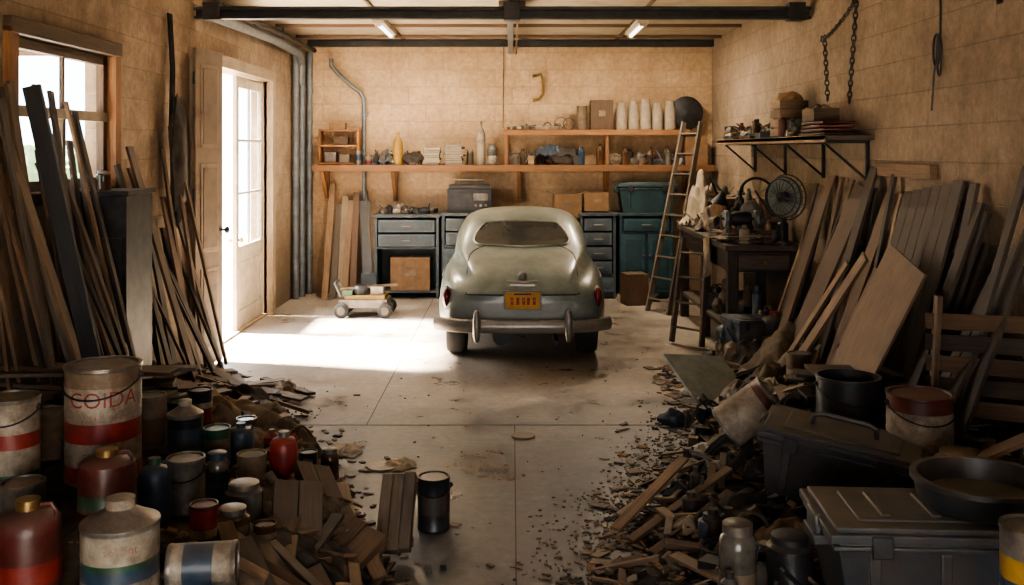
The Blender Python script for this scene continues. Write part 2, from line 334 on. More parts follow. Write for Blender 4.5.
b=B(); b.box((-12,9,2.3),(1,13,5),exterior); b.box((-11.9,9,4.9),(1.6,13.6,.4),wood_brown); b.box((-11.45,10,2.9),(.1,1.2,1.2),dark_steel); b.box((-11.45,14,2.9),(.1,1.2,1.2),dark_steel); b.obj('neighbour_building')

# pipes in back-left corner
b=B()
for x,y,r in((-2.93,14.45,.05),(-2.99,14.2,.05),(-3.02,13.95,.045)):
    b.tube([(x,y,0),(x,y,3.5)],r,steel,14)
    for z in(.5,1.7,2.9): b.tube([(x,y,z),(x,y,z+.06)],r*1.2,steel,14)
b.obj('conduit_pipe')
b=B(); b.tube([(-2.62,14.47,3.4),(-2.62,14.47,3.3),(-2.5,14.47,3.17),(-2.32,14.47,3.0),(-2.2,14.47,2.92),(-2.14,14.47,2.8),(-2.14,14.47,1.88)],.03,steel,12)
b.tube([(-2.14,14.47,1.82),(-2.14,14.47,.7)],.03,steel,12)
b.box((-2.14,14.5,1.2),(.12,.1,.03),steel); b.box((-2.14,14.5,2.6),(.12,.08,.03),steel)
b.obj('wall_conduit')
b=B(); b.tube([(-2.98,9.85,3.42),(-2.98,11,3.44),(-2.96,12.5,3.46),(-2.95,13.8,3.42),(-2.95,14.0,3.3),(-2.98,14.1,3.0)],.06,steel,12)
b.tube([(-2.86,9.85,3.5),(-2.86,12.5,3.52),(-2.82,14.3,3.5)],.03,dark_steel,8)
for y in(10.2,11.6,13): b.box((-2.98,y,3.57),(.03,.03,.22),steel)
b.obj('overhead_pipe')
b=B(); b.tube([(.3,14.5,3.15),(.42,14.5,3.18),(.45,14.5,3.1),(.45,14.5,2.9),(.4,14.5,2.82),(.3,14.5,2.8)],.022,brass,10); b.obj('wall_pipe_hook')
b=B(); b.tube([(-.12,14.53,3.6),(-.13,14.53,2.4)],.006,dark_steel,6); b.obj('wall_cable')

# ------------------------------------------------------------------ back shelves
b=B(); zs=1.87
b.box((.02,14.3,zs-.02),(5.66,.46,.04),wood_orange); b.box((.02,14.06,zs-.045),(5.66,.03,.09),wood_orange)
for x in(-2.68,-1.69,0.1,1.35,2.5):
    b.box((x,14.51,zs-.28),(.06,.06,.5),wood_orange); b.beam((x,14.48,zs-.48),(x,14.12,zs-.08),.05,.05,wood_orange,up=(1,0,0))
b.obj('wall_shelf',.004)
b=B(); zu=2.37
b.box((1.2,14.34,zu-.02),(2.65,.4,.035),wood_orange); b.box((1.2,14.14,zu-.045),(2.65,.03,.07),wood_orange)
for x in(-.08,1.35,2.48): b.box((x,14.2,(zs+zu)/2-.03),(.05,.05,zu-zs-.06),wood_orange); b.box((x,14.5,(zs+zu)/2-.03),(.05,.05,zu-zs-.06),wood_orange)
b.obj('upper_wall_shelf',.004)
b=B(); x0,x1=-2.75,-2.2
for z in(1.89,2.14,2.36): b.box(((x0+x1)/2,14.4,z),(x1-x0,.26,.025),wood_orange)
for x in(x0,x1): b.box((x,14.4,2.13),(.03,.26,.5),wood_orange)
b.box((-2.5,14.4,2.42),(.22,.18,.1),cardboard); b.box((-2.6,14.38,1.98),(.16,.16,.14),tin); b.box((-2.4,14.38,1.96),(.14,.16,.11),paper); b.box((-2.45,14.38,2.21),(.2,.16,.11),wood_brown)
b.obj('cubby_shelf',.003)

def can(name,X,Y,Z,r,h,bands=None,kind='pail',base=tin,rot=None,txt=None,tcol=None,cap=brass,handle=False):
    b=B(); bands=bands or [(1,base)]
    rm=Euler(rot).to_matrix() if rot else Matrix.Identity(3); loc=Vector((X,Y,Z))
    hb=h if kind=='pail' or kind=='open' else (h*.76 if kind=='cone' else h*.72)
    pr=[(0,0,base),(r*.97,0,base),(r*1.02,.006,base),(r*1.02,.014,base),(r,.018,base)]
    f0=.018; span=hb-.036
    for fr,m in bands: pr.append((r,f0+span*fr,m))
    if kind=='pail':
        pr+=[(r*1.025,hb-.014,base),(r*1.025,hb,base),(r*.93,hb,base),(r*.91,hb-.014,base),(r*.84,hb-.014,base),(r*.82,hb-.006,base),(0,hb-.006,base)]
    elif kind=='open':
        pr+=[(r*1.03,hb-.014,base),(r*1.03,hb,base),(r*.95,hb,base),(r*.93,hb*.25,base),(0,hb*.25,base)]
    elif kind=='cone':
        pr+=[(r*1.02,hb-.012,base),(r*1.02,hb,base),(r*.93,hb+.004,base),(r*.38,hb+(h-hb)*.55,base),(r*.36,hb+(h-hb)*.6,base),(r*.38,hb+(h-hb)*.6,cap),(r*.38,h,cap),(r*.3,h+.004,cap),(0,h+.004,cap)]
    elif kind=='jug':
        pr+=[(r*.97,hb+(h-hb)*.2,base),(r*.8,hb+(h-hb)*.45,base),(r*.45,hb+(h-hb)*.58,base),(r*.34,hb+(h-hb)*.62,base),(r*.38,hb+(h-hb)*.62,cap),(r*.38,h,cap),(0,h,cap)]
    elif kind=='jar':
        pr+=[(r*.98,hb+(h-hb)*.2,base),(r*.75,hb+(h-hb)*.5,base),(r*.72,hb+(h-hb)*.5,base),(r*.8,hb+(h-hb)*.5,cap),(r*.8,h*.99,cap),(r*.75,h,cap),(0,h,cap)]
    elif kind=='bottle':
        pr+=[(r*.95,hb,base),(r*.7,hb+(h-hb)*.25,base),(r*.3,hb+(h-hb)*.5,base),(r*.25,hb+(h-hb)*.75,base),(r*.3,hb+(h-hb)*.76,cap),(r*.3,h,cap),(0,h,cap)]
    b.lathe(pr,base,loc,rm,36,.6)
    if handle:
        pts=[loc+rm@Vector((r*1.06*math.cos(a),-r*1.08*math.sin(a)*1.0,h-.05-r*.5*math.sin(a))) for a in [math.pi*i/14 for i in range(15)]]
        b.tube(pts,.004,dark_steel,6)
        for sg in(-1,1): b.lump(loc+rm@Vector((sg*r*1.03,0,h-.05)),(.03,.03,.03),dark_steel,0,sub=2,flat=False)
    if kind=='jug':
        b.tube([loc+rm@Vector((r*.42,0,h*.93)),loc+rm@Vector((r*.75,0,h*.95)),loc+rm@Vector((r*.9,0,h*.86)),loc+rm@Vector((r*.88,0,h*.74))],r*.08,base,8)
    if txt and not rot:
        for k,(t,zz,sz) in enumerate(txt): b.text(t,sz,tcol[k] if isinstance(tcol,list) else tcol,loc,r,zz,ang=math.atan2(-X,Y))
    return b.obj(name,sharp=40)

def books(name,x,y,z,n,w=.24,dep=.2,t=(.02,.045)):
    b=B(); 
    for i in range(n):
        h=R(*t); m=random.choice([paper,tan_p,blue_p,wood_grey,white_p,cardboard]); ww=w*R(.8,1.05)
        a=R(-.15,.15); b.box((x+R(-.01,.01),y,z+h/2),(ww,dep*R(.8,1),h*.96),m,(0,0,a)); b.box((x,y-.005,z+h/2),(ww*.96,dep*.98,h*.7),paper,(0,0,a)); z+=h
    b.obj(name)
def cbox(name,x,y,z,w,dp,h,m=cardboard,rot=0,flaps=False):
    b=B(); b.box((x,y,z+h/2),(w,dp,h),m,(0,0,rot),.6); b.box((x,y,z+h+.001),(w*.12,dp*1.003,.004),tan_p,(0,0,rot)); b.box((x,y-dp/2*math.cos(rot)-.001,z+h*.55),(w*.3,.004,h*.2),tan_p,(0,0,rot))
    if flaps:
        b.box((x-w*.62,y,z+h+.02),(w*.3,dp*.95,.006),m,(0,.35,rot)); b.box((x+w*.6,y,z+h+.02),(w*.3,dp*.95,.006),m,(0,-.35,rot))
    b.obj(name,.003)
def pile(name,x0,x1,y0,y1,z,n,hmax,mats,zf=None):
    b=B()
    for i in range(n):
        x,y=R(x0,x1),R(y0,y1); k=random.random(); zz=z if zf is None else zf(x,y); m=random.choice(mats); s=R(.5,1)
        if k<.3: h=R(.2,1)*hmax*.6; b.box((x,y,zz+h/2),(R(.06,.2),R(.05,.14),h),m,(R(-.1,.1),R(-.1,.1),R(0,3)))
        elif k<.5: r=R(.025,.06);h=R(.4,1)*hmax; b.lathe([(0,0),(r,0),(r,h*.75),(r*.5,h*.85),(r*.5,h),(0,h)],m,(x,y,zz),None,14)
        elif k<.7: b.lump((x,y,zz+.2*hmax*s),(R(.12,.26),R(.1,.2),hmax*s*.8),m,.35)
        elif k<.9: b.beam((x,y,zz+.02),(x+R(-.2,.2),y+R(-.05,.05),zz+hmax*R(.2,.9)),.03,.015,m)
        else:
            rr=R(.04,.09); c=Vector((x,y,zz+rr)); b.tube([c+Vector((rr*math.cos(a),R(-.01,.01),rr*math.sin(a))) for a in [i*math.pi/8 for i in range(16)]],.009,m,6,True)
    b.obj(name)
JUNK=[dark_steel,wood_brown,tin,black_plastic,tan_p,rag_m,rag_d,blue_p,darkred_p,steel,paper,wood_tan]
can('paint_tin',-2.05,14.3,zs,.05,.14,[(.4,red_p),(1,white_p)]); can('paint_tin',-2.18,14.2,zs,.045,.2,[(.3,tin),(.8,blue_p),(1,tin)])
can('yellow_bottle',-1.62,14.2,zs,.07,.46,[(.3,yellow_p),(.7,yellow_p),(1,yellow_p)],'bottle',yellow_p,cap=yellow_p)
pile('hand_tool_pile',-2.0,-1.3,14.15,14.42,zs,34,.24,[dark_steel,blue_p,tin,wood_brown,white_p,rag_d])
b=B(); b.cloth((-1.8,14.27,zs+.0),(.4,.28,0),blue_p,.18); b.lump((-1.4,14.2,zs+.08),(.3,.25,.2),rag_d,.4); b.obj('folded_tarp')
books('book_stack',-.82,14.22,zs,9,.28,.2)
books('book_stack',-1.13,14.24,zs,7,.24,.18)
can('white_spray_bottle',-.44,14.25,zs,.06,.62,[(.2,white_p),(.7,paper),(1,white_p)],'bottle',white_p,cap=tin)
can('glass_jar',-.28,14.22,zs,.07,.3,[(.6,white_p),(1,jar_glass)],'jar',jar_glass,cap=tin)
can('glass_jar',-.6,14.3,zs,.05,.22,None,'jar',jar_glass,cap=tin)
pile('small_parts_clutter',0,1.0,14.18,14.4,zs,38,.26,JUNK)
b=B(); b.cloth((.55,14.2,zs+.12),(.55,.3,0),blue_p,.14,3); b.lump((.75,14.2,zs+.1),(.4,.22,.3),rag_d,.4); b.obj('folded_work_jacket')
pile('small_parts_clutter',1.45,2.4,14.18,14.4,zs,46,.28,JUNK)
can('amber_bottle',1.25,14.2,zs,.055,.3,None,'bottle',amber,cap=dark_steel); can('amber_bottle',1.6,14.15,zs,.05,.26,None,'bottle',amber,cap=dark_steel)
pile('upper_shelf_clutter',0,.85,14.22,14.44,zu,26,.12,[paper,paper,tan_p,wood_brown,tin,rag_m])
books('paper_stack',.5,14.3,zu,3,.34,.22,(.012,.025))
can('coffee_tin',1.0,14.3,zu,.075,.34,[(.5,tan_p),(1,tan_p)],base=tan_p)
cbox('wooden_crate',1.28,14.32,zu,.32,.26,.42,wood_brown)
for i,x in enumerate((1.56,1.74,1.91,2.08,2.26)):
    can('plastic_jar',x,14.3+.02*(i%2),zu,.078,.38+.03*(i%3),[(1,paper)],'jar',paper,cap=paper)
b=B(); b.lathe([(0,0),(.21,.0),(.24,.03),(.2,.05),(.06,.05),(0,.07)],dark_steel,(2.5,14.36,zu+.24),(math.pi/2,0,0),36); b.lathe([(0,0),(.08,.0),(.02,.05),(0,.05)],dark_steel,(2.5,14.36,zu),None,16); b.obj('metal_dish')
cbox('cardboard_box',2.62,14.3,zs,.3,.3,.4,cardboard,.0)

# ------------------------------------------------------------------ cabinets along back
def cabinet(name,x0,x1,y0,y1,h,drawers,door=True,open_low=False,m=blue_paint):
    b=B(); w=x1-x0; cx=(x0+x1)/2; cy=(y0+y1)/2
    b.box((cx,cy-.01,h-.02),(w+.04,y1-y0+.04,.04),m,None,.6)
    for x in(x0+.02,x1-.02): b.box((x,cy,h/2),(.04,y1-y0,h-.04),m,None,.6)
    b.box((cx,y1-.01,h/2),(w-.04,.02,h-.06),m,None,.4)
    zt=h-.06
    for i in range(drawers):
        zz=zt-.2*(i+.5); b.box((cx,cy,zz-.0),(w-.1,y1-y0-.06,.17),m,None,.45); b.box((cx,y0+.0,zz),(w-.12,.03,.17),m,None,.85); b.box((cx,y0-.018,zz),(w-.2,.012,.11),m,None,.65)
        b.tube([(cx-.07,y0-.02,zz),(cx-.06,y0-.05,zz),(cx+.06,y0-.05,zz),(cx+.07,y0-.02,zz)],.008,chrome,6)
    zl=zt-.2*drawers
    b.box((cx,cy,zl-.01),(w-.06,y1-y0-.02,.03),m)
    if open_low: b.box((cx,cy,.1),(w-.06,y1-y0-.04,.03),m)
    else:
        b.box((cx,cy,zl/2),(w-.08,y1-y0-.08,zl-.04),m,None,.4)
        for s_ in(-1,1):
            b.box((cx+s_*w/4,y0+.01,zl/2+.03),(w/2-.05,.03,zl-.14),m,None,.8); b.box((cx+s_*w/4,y0-.008,zl/2+.03),(w/2-.15,.014,zl-.26),m,None,.6)
            b.lathe([(0,0),(.014,0),(.014,.02),(0,.025)],chrome,(cx+s_*.04,y0-.01,zl*.65),(math.pi/2,0,0),10)
    return b.obj(name,.005)
cabinet('tool_cabinet',-1.92,-1.02,13.93,14.5,1.18,2,open_low=True)
cabinet('tool_cabinet',-.98,-.2,13.95,14.5,1.2,2)
cabinet('tool_cabinet',-.16,.9,13.97,14.5,1.1,1)
cabinet('tool_cabinet',.95,1.45,13.95,14.5,1.2,4)
cabinet('storage_cabinet',1.5,2.25,13.93,14.5,1.2,1,m=teal_plastic)
cbox('cardboard_box',-1.42,14.1,.12,.55,.34,.46,cardboard)
pile('papers_and_tools',-1.85,-1.1,14.05,14.4,1.18,30,.18,[paper,tan_p,tin,wood_brown,dark_steel])
b=B()
x,y,z=-.6,14.2,1.2
b.box((x,y,z+.17),(.62,.3,.32),dark_steel,None,.8); b.box((x,y,z+.36),(.58,.26,.05),black_plastic); b.box((x-.1,y-.155,z+.18),(.26,.01,.2),dark_steel,None,.9); b.box((x+.16,y-.155,z+.22),(.2,.01,.1),tin)
for i in range(3): b.lathe([(0,0),(.02,0),(.018,.02),(0,.02)],chrome,(x+.09+.07*i,y-.155,z+.1),(math.pi/2,0,0),12)
b.tube([(x-.2,y,z+.38),(x-.2,y,z+.46),(x+.2,y,z+.46),(x+.2,y,z+.38)],.012,chrome,8); b.obj('workshop_radio',.008)
cbox('cardboard_box',.78,14.2,1.12,.38,.34,.34,cardboard,.05,True); cbox('cardboard_box',1.2,14.2,1.22,.34,.34,.26,cardboard,-.08)
def tote(name,x,y,z,w,dp,h,m,rot=(0,0,0),hand=False):
    b=B(); rm=Euler(rot).to_matrix(); o=Vector((x,y,z))
    def bx(c,sz,tp=1.0,t=.6,mm=m): b.box(o+rm@Vector(c),sz,mm,rm,t,tp)
    bx((0,0,h*.42),(w*.92,dp*.9,h*.84),.88); bx((0,0,h*.8),(w*.97,dp*.96,h*.05)); bx((0,0,h*.9),(w,dp,h*.09)); bx((0,0,h*.965),(w*.94,dp*.9,h*.06)); bx((0,0,h*.99),(w*.7,dp*.62,h*.05),1,.5)
    for s_ in(-1,1):
        bx((s_*w*.49,0,h*.72),(w*.07,dp*.34,h*.1)); bx((s_*w*.5,0,h*.86),(w*.03,dp*.26,h*.2),1,.8)
        for k in(-.3,0,.3):
            bx((k*w,s_*dp*.435,h*.42),(w*.05,dp*.03,h*.66),.97,.55)
        for k in(-.28,.28): bx((k*w,s_*dp*.5,h*.83),(w*.09,dp*.03,h*.22),1,.8,dark_steel)
    if hand:
        b.tube([o+rm@Vector(q) for q in((-w*.2,0,h),(-w*.19,0,h*1.16),(-w*.14,0,h*1.2),(w*.14,0,h*1.2),(w*.19,0,h*1.16),(w*.2,0,h))],.014,m,8)
    else:
        for k in(-.22,0,.22): bx((k*w,0,h*1.02),(w*.04,dp*.5,h*.03),1,.55)
    return b.obj(name,.01)
tote('plastic_storage_tote',1.9,14.2,1.2,.85,.44,.42,teal_plastic)
cbox('cardboard_box',1.65,13.5,0,.3,.3,.42,wood_brown,.2); pile('scrap_parts',1.5,2.0,13.5,13.8,0,12,.35,JUNK)
b=B()
for i,x in enumerate((-2.6,-2.5,-2.42,-2.34,-2.26)): b.beam((x+R(-.03,.03),14.0+R(-.08,.05),0),(x+.02,14.4,1.5+R(-.2,.25)),.085,.02,[wood_tan,wood_grey,wood_pale,wood_tan,wood_brown][i],up=(1,0,0))
b.obj('standing_boards')
b=B()
b.beam((-2.05,13.9,.05),(-2.18,14.38,1.35),.03,.03,wood_grey); b.beam((-1.92,13.8,.2),(-2.1,14.38,1.5),.028,.028,wood_grey); b.box((-2.02,13.85,.1),(.3,.08,.18),blue_p,(0,.1,0)); b.obj('push_broom')
b=B()
b.beam((-2.0,13.85,.35),(-2.1,14.35,1.35),.12,.03,blue_paint,up=(1,0,0)); b.box((-1.98,13.82,.2),(.2,.05,.36),blue_paint); b.obj('shovel')
b=B(); mx,my=-1.85,12.6
b.box((mx,my,.17),(.6,.42,.1),tin,None,.5); b.box((mx+.02,my,.24),(.5,.36,.06),yellow_p,None,.0); b.lathe([(0,0),(.12,0),(.12,.08),(.09,.12),(0,.13)],dark_steel,(mx-.05,my,.26)); b.box((mx+.16,my,.31),(.16,.18,.12),tin); b.box((mx-.2,my-.05,.29),(.12,.2,.07),green_p)
for sx in(-.26,.28):
    for sy in(-.24,.24): b.lathe([(0,-.03),(.06,-.03),(.09,-.02),(.09,.02),(.06,.03),(0,.03)],rubber,(mx+sx,my+sy,.09),(math.pi/2,0,0),20); b.lathe([(0,.035),(.05,.035),(.05,.02)],tan_p,(mx+sx,my+sy,.09),(math.pi/2,0,0),16)
b.tube([(mx-.28,my-.15,.25),(mx-.36,my-.15,.42)],.013,steel); b.tube([(mx-.28,my+.15,.25),(mx-.36,my+.15,.42),(mx-.36,my-.15,.42)],.013,steel)
b.beam((mx-.3,my-.1,.34),(mx+.4,my+.05,.38),.05,.03,wood_tan); b.obj('lawn_mower',.006)

# ------------------------------------------------------------------ CAR
car=bpy.data.objects.new('vintage_car',None); car.location=(0.1,9.5,0); S.collection.objects.link(car)
def paintmat():
    m,nt,p=newmat('dusty_sage_car_paint'); N=nt.nodes.new; L=nt.links.new
    tc=N('ShaderNodeTexCoord'); n=N('ShaderNodeTexNoise'); n.inputs['Scale'].default_value=2.6; n.inputs['Detail'].default_value=12; n.inputs['Roughness'].default_value=.75; L(tc.outputs['Object'],n.inputs[0])
    cr=N('ShaderNodeValToRGB'); e=cr.color_ramp.elements; e[0].position=.34; e[0].color=(.095,.115,.10,1); e[1].position=.6; e[1].color=(.19,.235,.215,1); L(n.outputs['Fac'],cr.inputs[0])
    sp=N('ShaderNodeSeparateXYZ'); L(tc.outputs['Object'],sp.inputs[0])
    mr=N('ShaderNodeMapRange'); mr.inputs['From Min'].default_value=.75; mr.inputs['From Max'].default_value=.32; L(sp.outputs['Z'],mr.inputs['Value'])
    mu=N('ShaderNodeMath'); mu.operation='MULTIPLY'; L(mr.outputs[0],mu.inputs[0]); L(n.outputs['Fac'],mu.inputs[1])
    mx=N('ShaderNodeMixRGB'); L(mu.outputs[0],mx.inputs[0]); L(cr.outputs[0],mx.inputs[1]); mx.inputs[2].default_value=(.09,.065,.045,1)
    L(mx.outputs[0],p.inputs['Base Color']); p.inputs['Roughness'].default_value=.38; p.inputs['Coat Weight'].default_value=.35; p.inputs['Coat Roughness'].default_value=.18
    return m
cpaint=paintmat()
secs=[
(0.00,.60,.44,.62,.38,.66,.68),
(0.06,.72,.38,.72,.43,.75,.78),
(0.22,.79,.33,.81,.50,.87,.90),
(0.50,.835,.30,.87,.57,.96,1.00),
(0.85,.85,.29,.90,.64,1.02,1.06),
(1.12,.85,.29,.91,.70,1.03,1.16),
(1.40,.845,.29,.92,.72,1.03,1.32),
(1.75,.84,.29,.93,.72,1.03,1.415),
(2.20,.84,.29,.93,.72,1.03,1.435),
(2.65,.84,.29,.93,.71,1.02,1.38),
(3.00,.84,.29,.92,.68,1.00,1.16),
(3.20,.84,.29,.91,.60,.98,1.02),
(3.65,.82,.30,.88,.52,.94,.98),
(4.02,.75,.34,.80,.46,.86,.89),
(4.18,.60,.42,.64,.36,.68,.70)]
bm=bmesh.new(); rings=[]
for (s_,W,zb,Bh,G,Cb,Rr) in secs:
    half=[(0,zb),(.6*W,zb),(.95*W,zb+.02),(W,.5*(zb+.04)+.5*.55),(W*.995,.62 if Bh>.75 else .56),(.95*W,Bh-.06),(.87*W,Bh),((.87*W+G)/2,Bh+(Cb-Bh)*.1),(G,Cb),(G*.97,Cb+(Rr-Cb)*.5),(G*.8,Cb+(Rr-Cb)*.88),(G*.42,Rr-.004),(0,Rr)]
    ring=[bm.verts.new((x,s_,z)) for x,z in half]+[bm.verts.new((-x,s_,z)) for x,z in reversed(half[1:-1])]
    rings.append(ring)
n=len(rings[0])
for a,c in zip(rings,rings[1:]):
    for i in range(n): bm.faces.new((a[i],a[(i+1)%n],c[(i+1)%n],c[i]))
h=12
for ring,fl in((rings[0],1),(rings[-1],-1)):
    for i in range(0,h):
        q=[ring[i],ring[i+1],ring[(n-i-1)%n],ring[(n-i)%n]]
        q2=[]; [q2.append(v) for v in q if v not in q2]
        if len(q2)>=3: bm.faces.new(q2)
bmesh.ops.recalc_face_normals(bm,faces=bm.faces)
for f in bm.faces: f.smooth=True
me=bpy.data.meshes.new('body'); bm.to_mesh(me); bm.free(); me.materials.append(cpaint)
body=bpy.data.objects.new('body',me); S.collection.objects.link(body)
sb=body.modifiers.new('s','SUBSURF'); sb.levels=3; sb.render_levels=3
bpy.context.view_layer.update(); dg=bpy.context.evaluated_depsgraph_get()
bvh=BVHTree.FromObject(body,dg)
body.parent=car
def rayY(x,z,off=.006,front=False):
    o=Vector((x,-2 if not front else 8,z)); h_=bvh.ray_cast(o,Vector((0,1 if not front else -1,0)))
    if h_[0] is None: return None
    return h_[0]+h_[1]*off*(1 if h_[1].y<0 or front else -1)
def rayX(y,z,side,off=.006):
    h_=bvh.ray_cast(Vector((side*3,y,z)),Vector((-side,0,0)))
    if h_[0] is None: return None
    nn_=h_[1]; nn_=nn_ if nn_.x*side>0 else -nn_
    return h_[0]+nn_*off
def rayZ(x,y,off=.006):
    h_=bvh.ray_cast(Vector((x,y,3)),Vector((0,0,-1))); nn_=h_[1]; nn_=nn_ if nn_.z>0 else -nn_
    return h_[0]+nn_*off
carglass=M('dark_car_glass',(.04,.045,.045),(.025,.028,.028),rough=.1,bump=0,tint=False,scale=2); 
tail_m=M('tail_light_red',(.22,.015,.01),(.1,.006,.005),rough=.2,bump=0)
plate_m=M('licence_plate_yellow',(.60,.34,.05),(.45,.20,.03),rough=.5)
def outline(pts,per=10):
    out=[];n_=len(pts)
    for i in range(n_):
        p0,p1,p2,p3=[Vector(pts[(i+k-1)%n_]) for k in range(4)]
        for j in range(per):
            t=j/per; out.append(.5*((2*p1)+(-p0+p2)*t+(2*p0-5*p1+4*p2-p3)*t*t+(-p0+3*p1-3*p2+p3)*t**3))
    return out
def patch(b,pts2,proj,mat,steps=8):
    c=sum(pts2,Vector((0,0)))/len(pts2); vs=[];n_=len(pts2)
    for k in range(steps+1):
        f=k/steps
        for p in pts2:
            q=c+(p-c)*max(f,.001); vs.append(proj(q.x,q.y))
    if any(v is None for v in vs): 
        print('patch miss'); return
    fs=[]
    for k in range(steps):
        for i in range(n_): j=(i+1)%n_; fs.append((k*n_+i,k*n_+j,(k+1)*n_+j,(k+1)*n_+i))
    b.add(vs,fs,mat,None,.6)
rw=outline([(-.48,1.10),(-.50,1.15),(-.43,1.25),(-.33,1.29),(0,1.302),(.33,1.29),(.43,1.25),(.50,1.15),(.48,1.10),(.38,1.085),(0,1.075),(-.38,1.085)],6)
b=B(); patch(b,rw,lambda x,z:rayY(x,z,.007),carglass)
for sd in(-1,1):
    w1=outline([(1.62,1.09),(1.66,1.2),(1.85,1.3),(2.15,1.32),(2.17,1.09)],6); w2=outline([(2.25,1.09),(2.25,1.32),(2.5,1.28),(2.78,1.1)],6)
    for w in(w1,w2): patch(b,w,lambda y,z,sd=sd:rayX(y,z,sd,.006),carglass)
ws=outline([(-.55,1.1),(-.42,1.27),(0,1.31),(.42,1.27),(.55,1.1),(0,1.09)],6); patch(b,ws,lambda x,z:rayY(x,z,.006,True),carglass)
b.obj('windows',parent=car)
b=B()
b.tube([rayY(p.x,p.y,.009) for p in rw],.010,chrome,8,True)
bw=.83; pts=[]
for i in range(25):
    t=i/24*2-1; pts.append((t*bw,-.10+.22*abs(t)**4,0.42))
prof=[(-.01,-.065),(-.03,-.052),(-.04,-.02),(-.045,.0),(-.04,.02),(-.03,.052),(-.01,.065),(.01,.06),(.01,-.06)]
vs=[];fs=[];npf=len(prof)
for i,p in enumerate(pts):
    a=pts[max(i-1,0)];c=pts[min(i+1,24)]; d=Vector((c[0]-a[0],c[1]-a[1],0)).normalized(); nr=Vector((-d.y,d.x,0))
    for q in prof: vs.append(Vector(p)+nr*q[0]+Vector((0,0,q[1])))
for i in range(24):
    for k in range(npf): fs.append((i*npf+k,(i+1)*npf+k,(i+1)*npf+(k+1)%npf,i*npf+(k+1)%npf))
fs+=[tuple(range(npf))[::-1],tuple(24*npf+k for k in range(npf))]
b.add(vs,fs,chrome,None,.6)
for sx in(-.43,.43): b.lathe([(0,-.15),(.022,-.14),(.036,-.08),(.038,.05),(.03,.12),(.016,.15),(0,.155)],chrome,(sx,-.16,.43),None,16)
for sx in(-.5,.5): b.box((sx,.05,.42),(.06,.3,.05),dark_steel)
b.obj('rear_bumper',parent=car)
b=B()
for sx in(-1,1):
    p=rayY(sx*.725,.66,0) or Vector((sx*.73,.2,.66))
    b.lump(p+Vector((0,.012,0)),(.10,.10,.23),chrome,0,sub=3,flat=False,tint=.6); b.lump(p+Vector((0,-.008,0)),(.085,.10,.195),tail_m,0,sub=3,flat=False,tint=.6)
b.obj('tail_lights',parent=car,sharp=180)
b=B()
hp=rayY(0,.84,.0) or Vector((0,.1,.84))
b.tube([hp+Vector((-.16,.0,-.035)),hp+Vector((-.12,-.035,-.03)),hp+Vector((.12,-.035,-.03)),hp+Vector((.16,0,-.035))],.02,chrome,8)
b.lump(hp+Vector((0,-.02,.02)),(.09,.07,.11),chrome,0,sub=3,flat=False,tint=.6)
b.box(hp+Vector((0,-.05,-.06)),(.24,.05,.035),chrome)
b.obj('boot_handle',parent=car,sharp=60)
b=B(); pp=rayY(0,.62,0)
yy=(pp.y if pp else 0)-.03; zp=.655
b.box((0,yy,zp),(.36,.014,.19),chrome,(.12,0,0)); b.box((0,yy-.012,zp),(.325,.01,.16),plate_m,(.12,0,0))
for i,cx in enumerate((-.1,-.045,.01,.055,.11)):
    b.box((cx,yy-.019,zp-.005),(.028,.004,.07),red_p,(.12,0,0)); 
    if i%2==0: b.box((cx,yy-.0215,zp+.003),(.010,.003,.02),plate_m,(.12,0,0))
b.box((0,yy-.024,zp+.062),(.16,.004,.014),dark_steel,(.12,0,0))
b.obj('number_plate',parent=car)
b=B(); sm=M('seam_shadow',(.03,.03,.025),(.02,.02,.02),tint=False)
seam=[]
for t in range(41):
    a=math.pi*t/40; x=-.54*math.cos(a)
    seam.append(rayZ(x*1.0,.30+.72*math.sin(a)**.45,-.001))
b.tube([p for p in seam],.008,sm,6)
lo=[rayY(-.54+1.08*i/30,.70,-.001) for i in range(31)]; 
lo=[p for p in lo if p]
if len(lo)>4: b.tube([seam[0]]+lo+[seam[-1]],.008,sm,6)
for sd in(-1,1):
    for yy2 in(1.55,2.2,2.95):
        b.tube([rayX(yy2,z,sd,-.001) for z in(.38,.5,.65,.8,.9)],.005,sm,6)
    b.tube([rayX(y_,.80,sd,.006) for y_ in [ .6+.1*i for i in range(30)]],.009,chrome,6)
b.obj('panel_seams',parent=car)
b=B()
for sx in(-.66,.66):
    for wy in(.78,3.35):
        b.lathe([(0,-.1),(.2,-.1),(.3,-.1),(.325,-.07),(.33,-.03),(.33,.03),(.325,.07),(.3,.1),(.2,.1),(.17,.08),(0,.07)],rubber,(sx,wy,.33),(0,math.pi/2,0),36)
        b.lathe([(.2,0),(.19,.02),(.1,.05),(.06,.06),(0,.065)] ,chrome,(sx+(.085 if sx>0 else -.085),wy,.33),(0,math.pi/2*(1 if sx>0 else -1),0),24)
b.box((0,2.1,.3),(1.1,3.2,.1),dark_steel); b.lathe([(0,0),(.09,0),(.09,.45),(0,.45)],dark_steel,(-.2,.2,.27),(-math.pi/2,0,0),12)
b.tube([(.32,-.02,.25),(.32,.6,.27)],.025,dark_steel,10)
b.beam((-.68,.78,.33),(.68,.78,.33),.07,.07,dark_steel)
b.obj('wheels_and_chassis',parent=car)

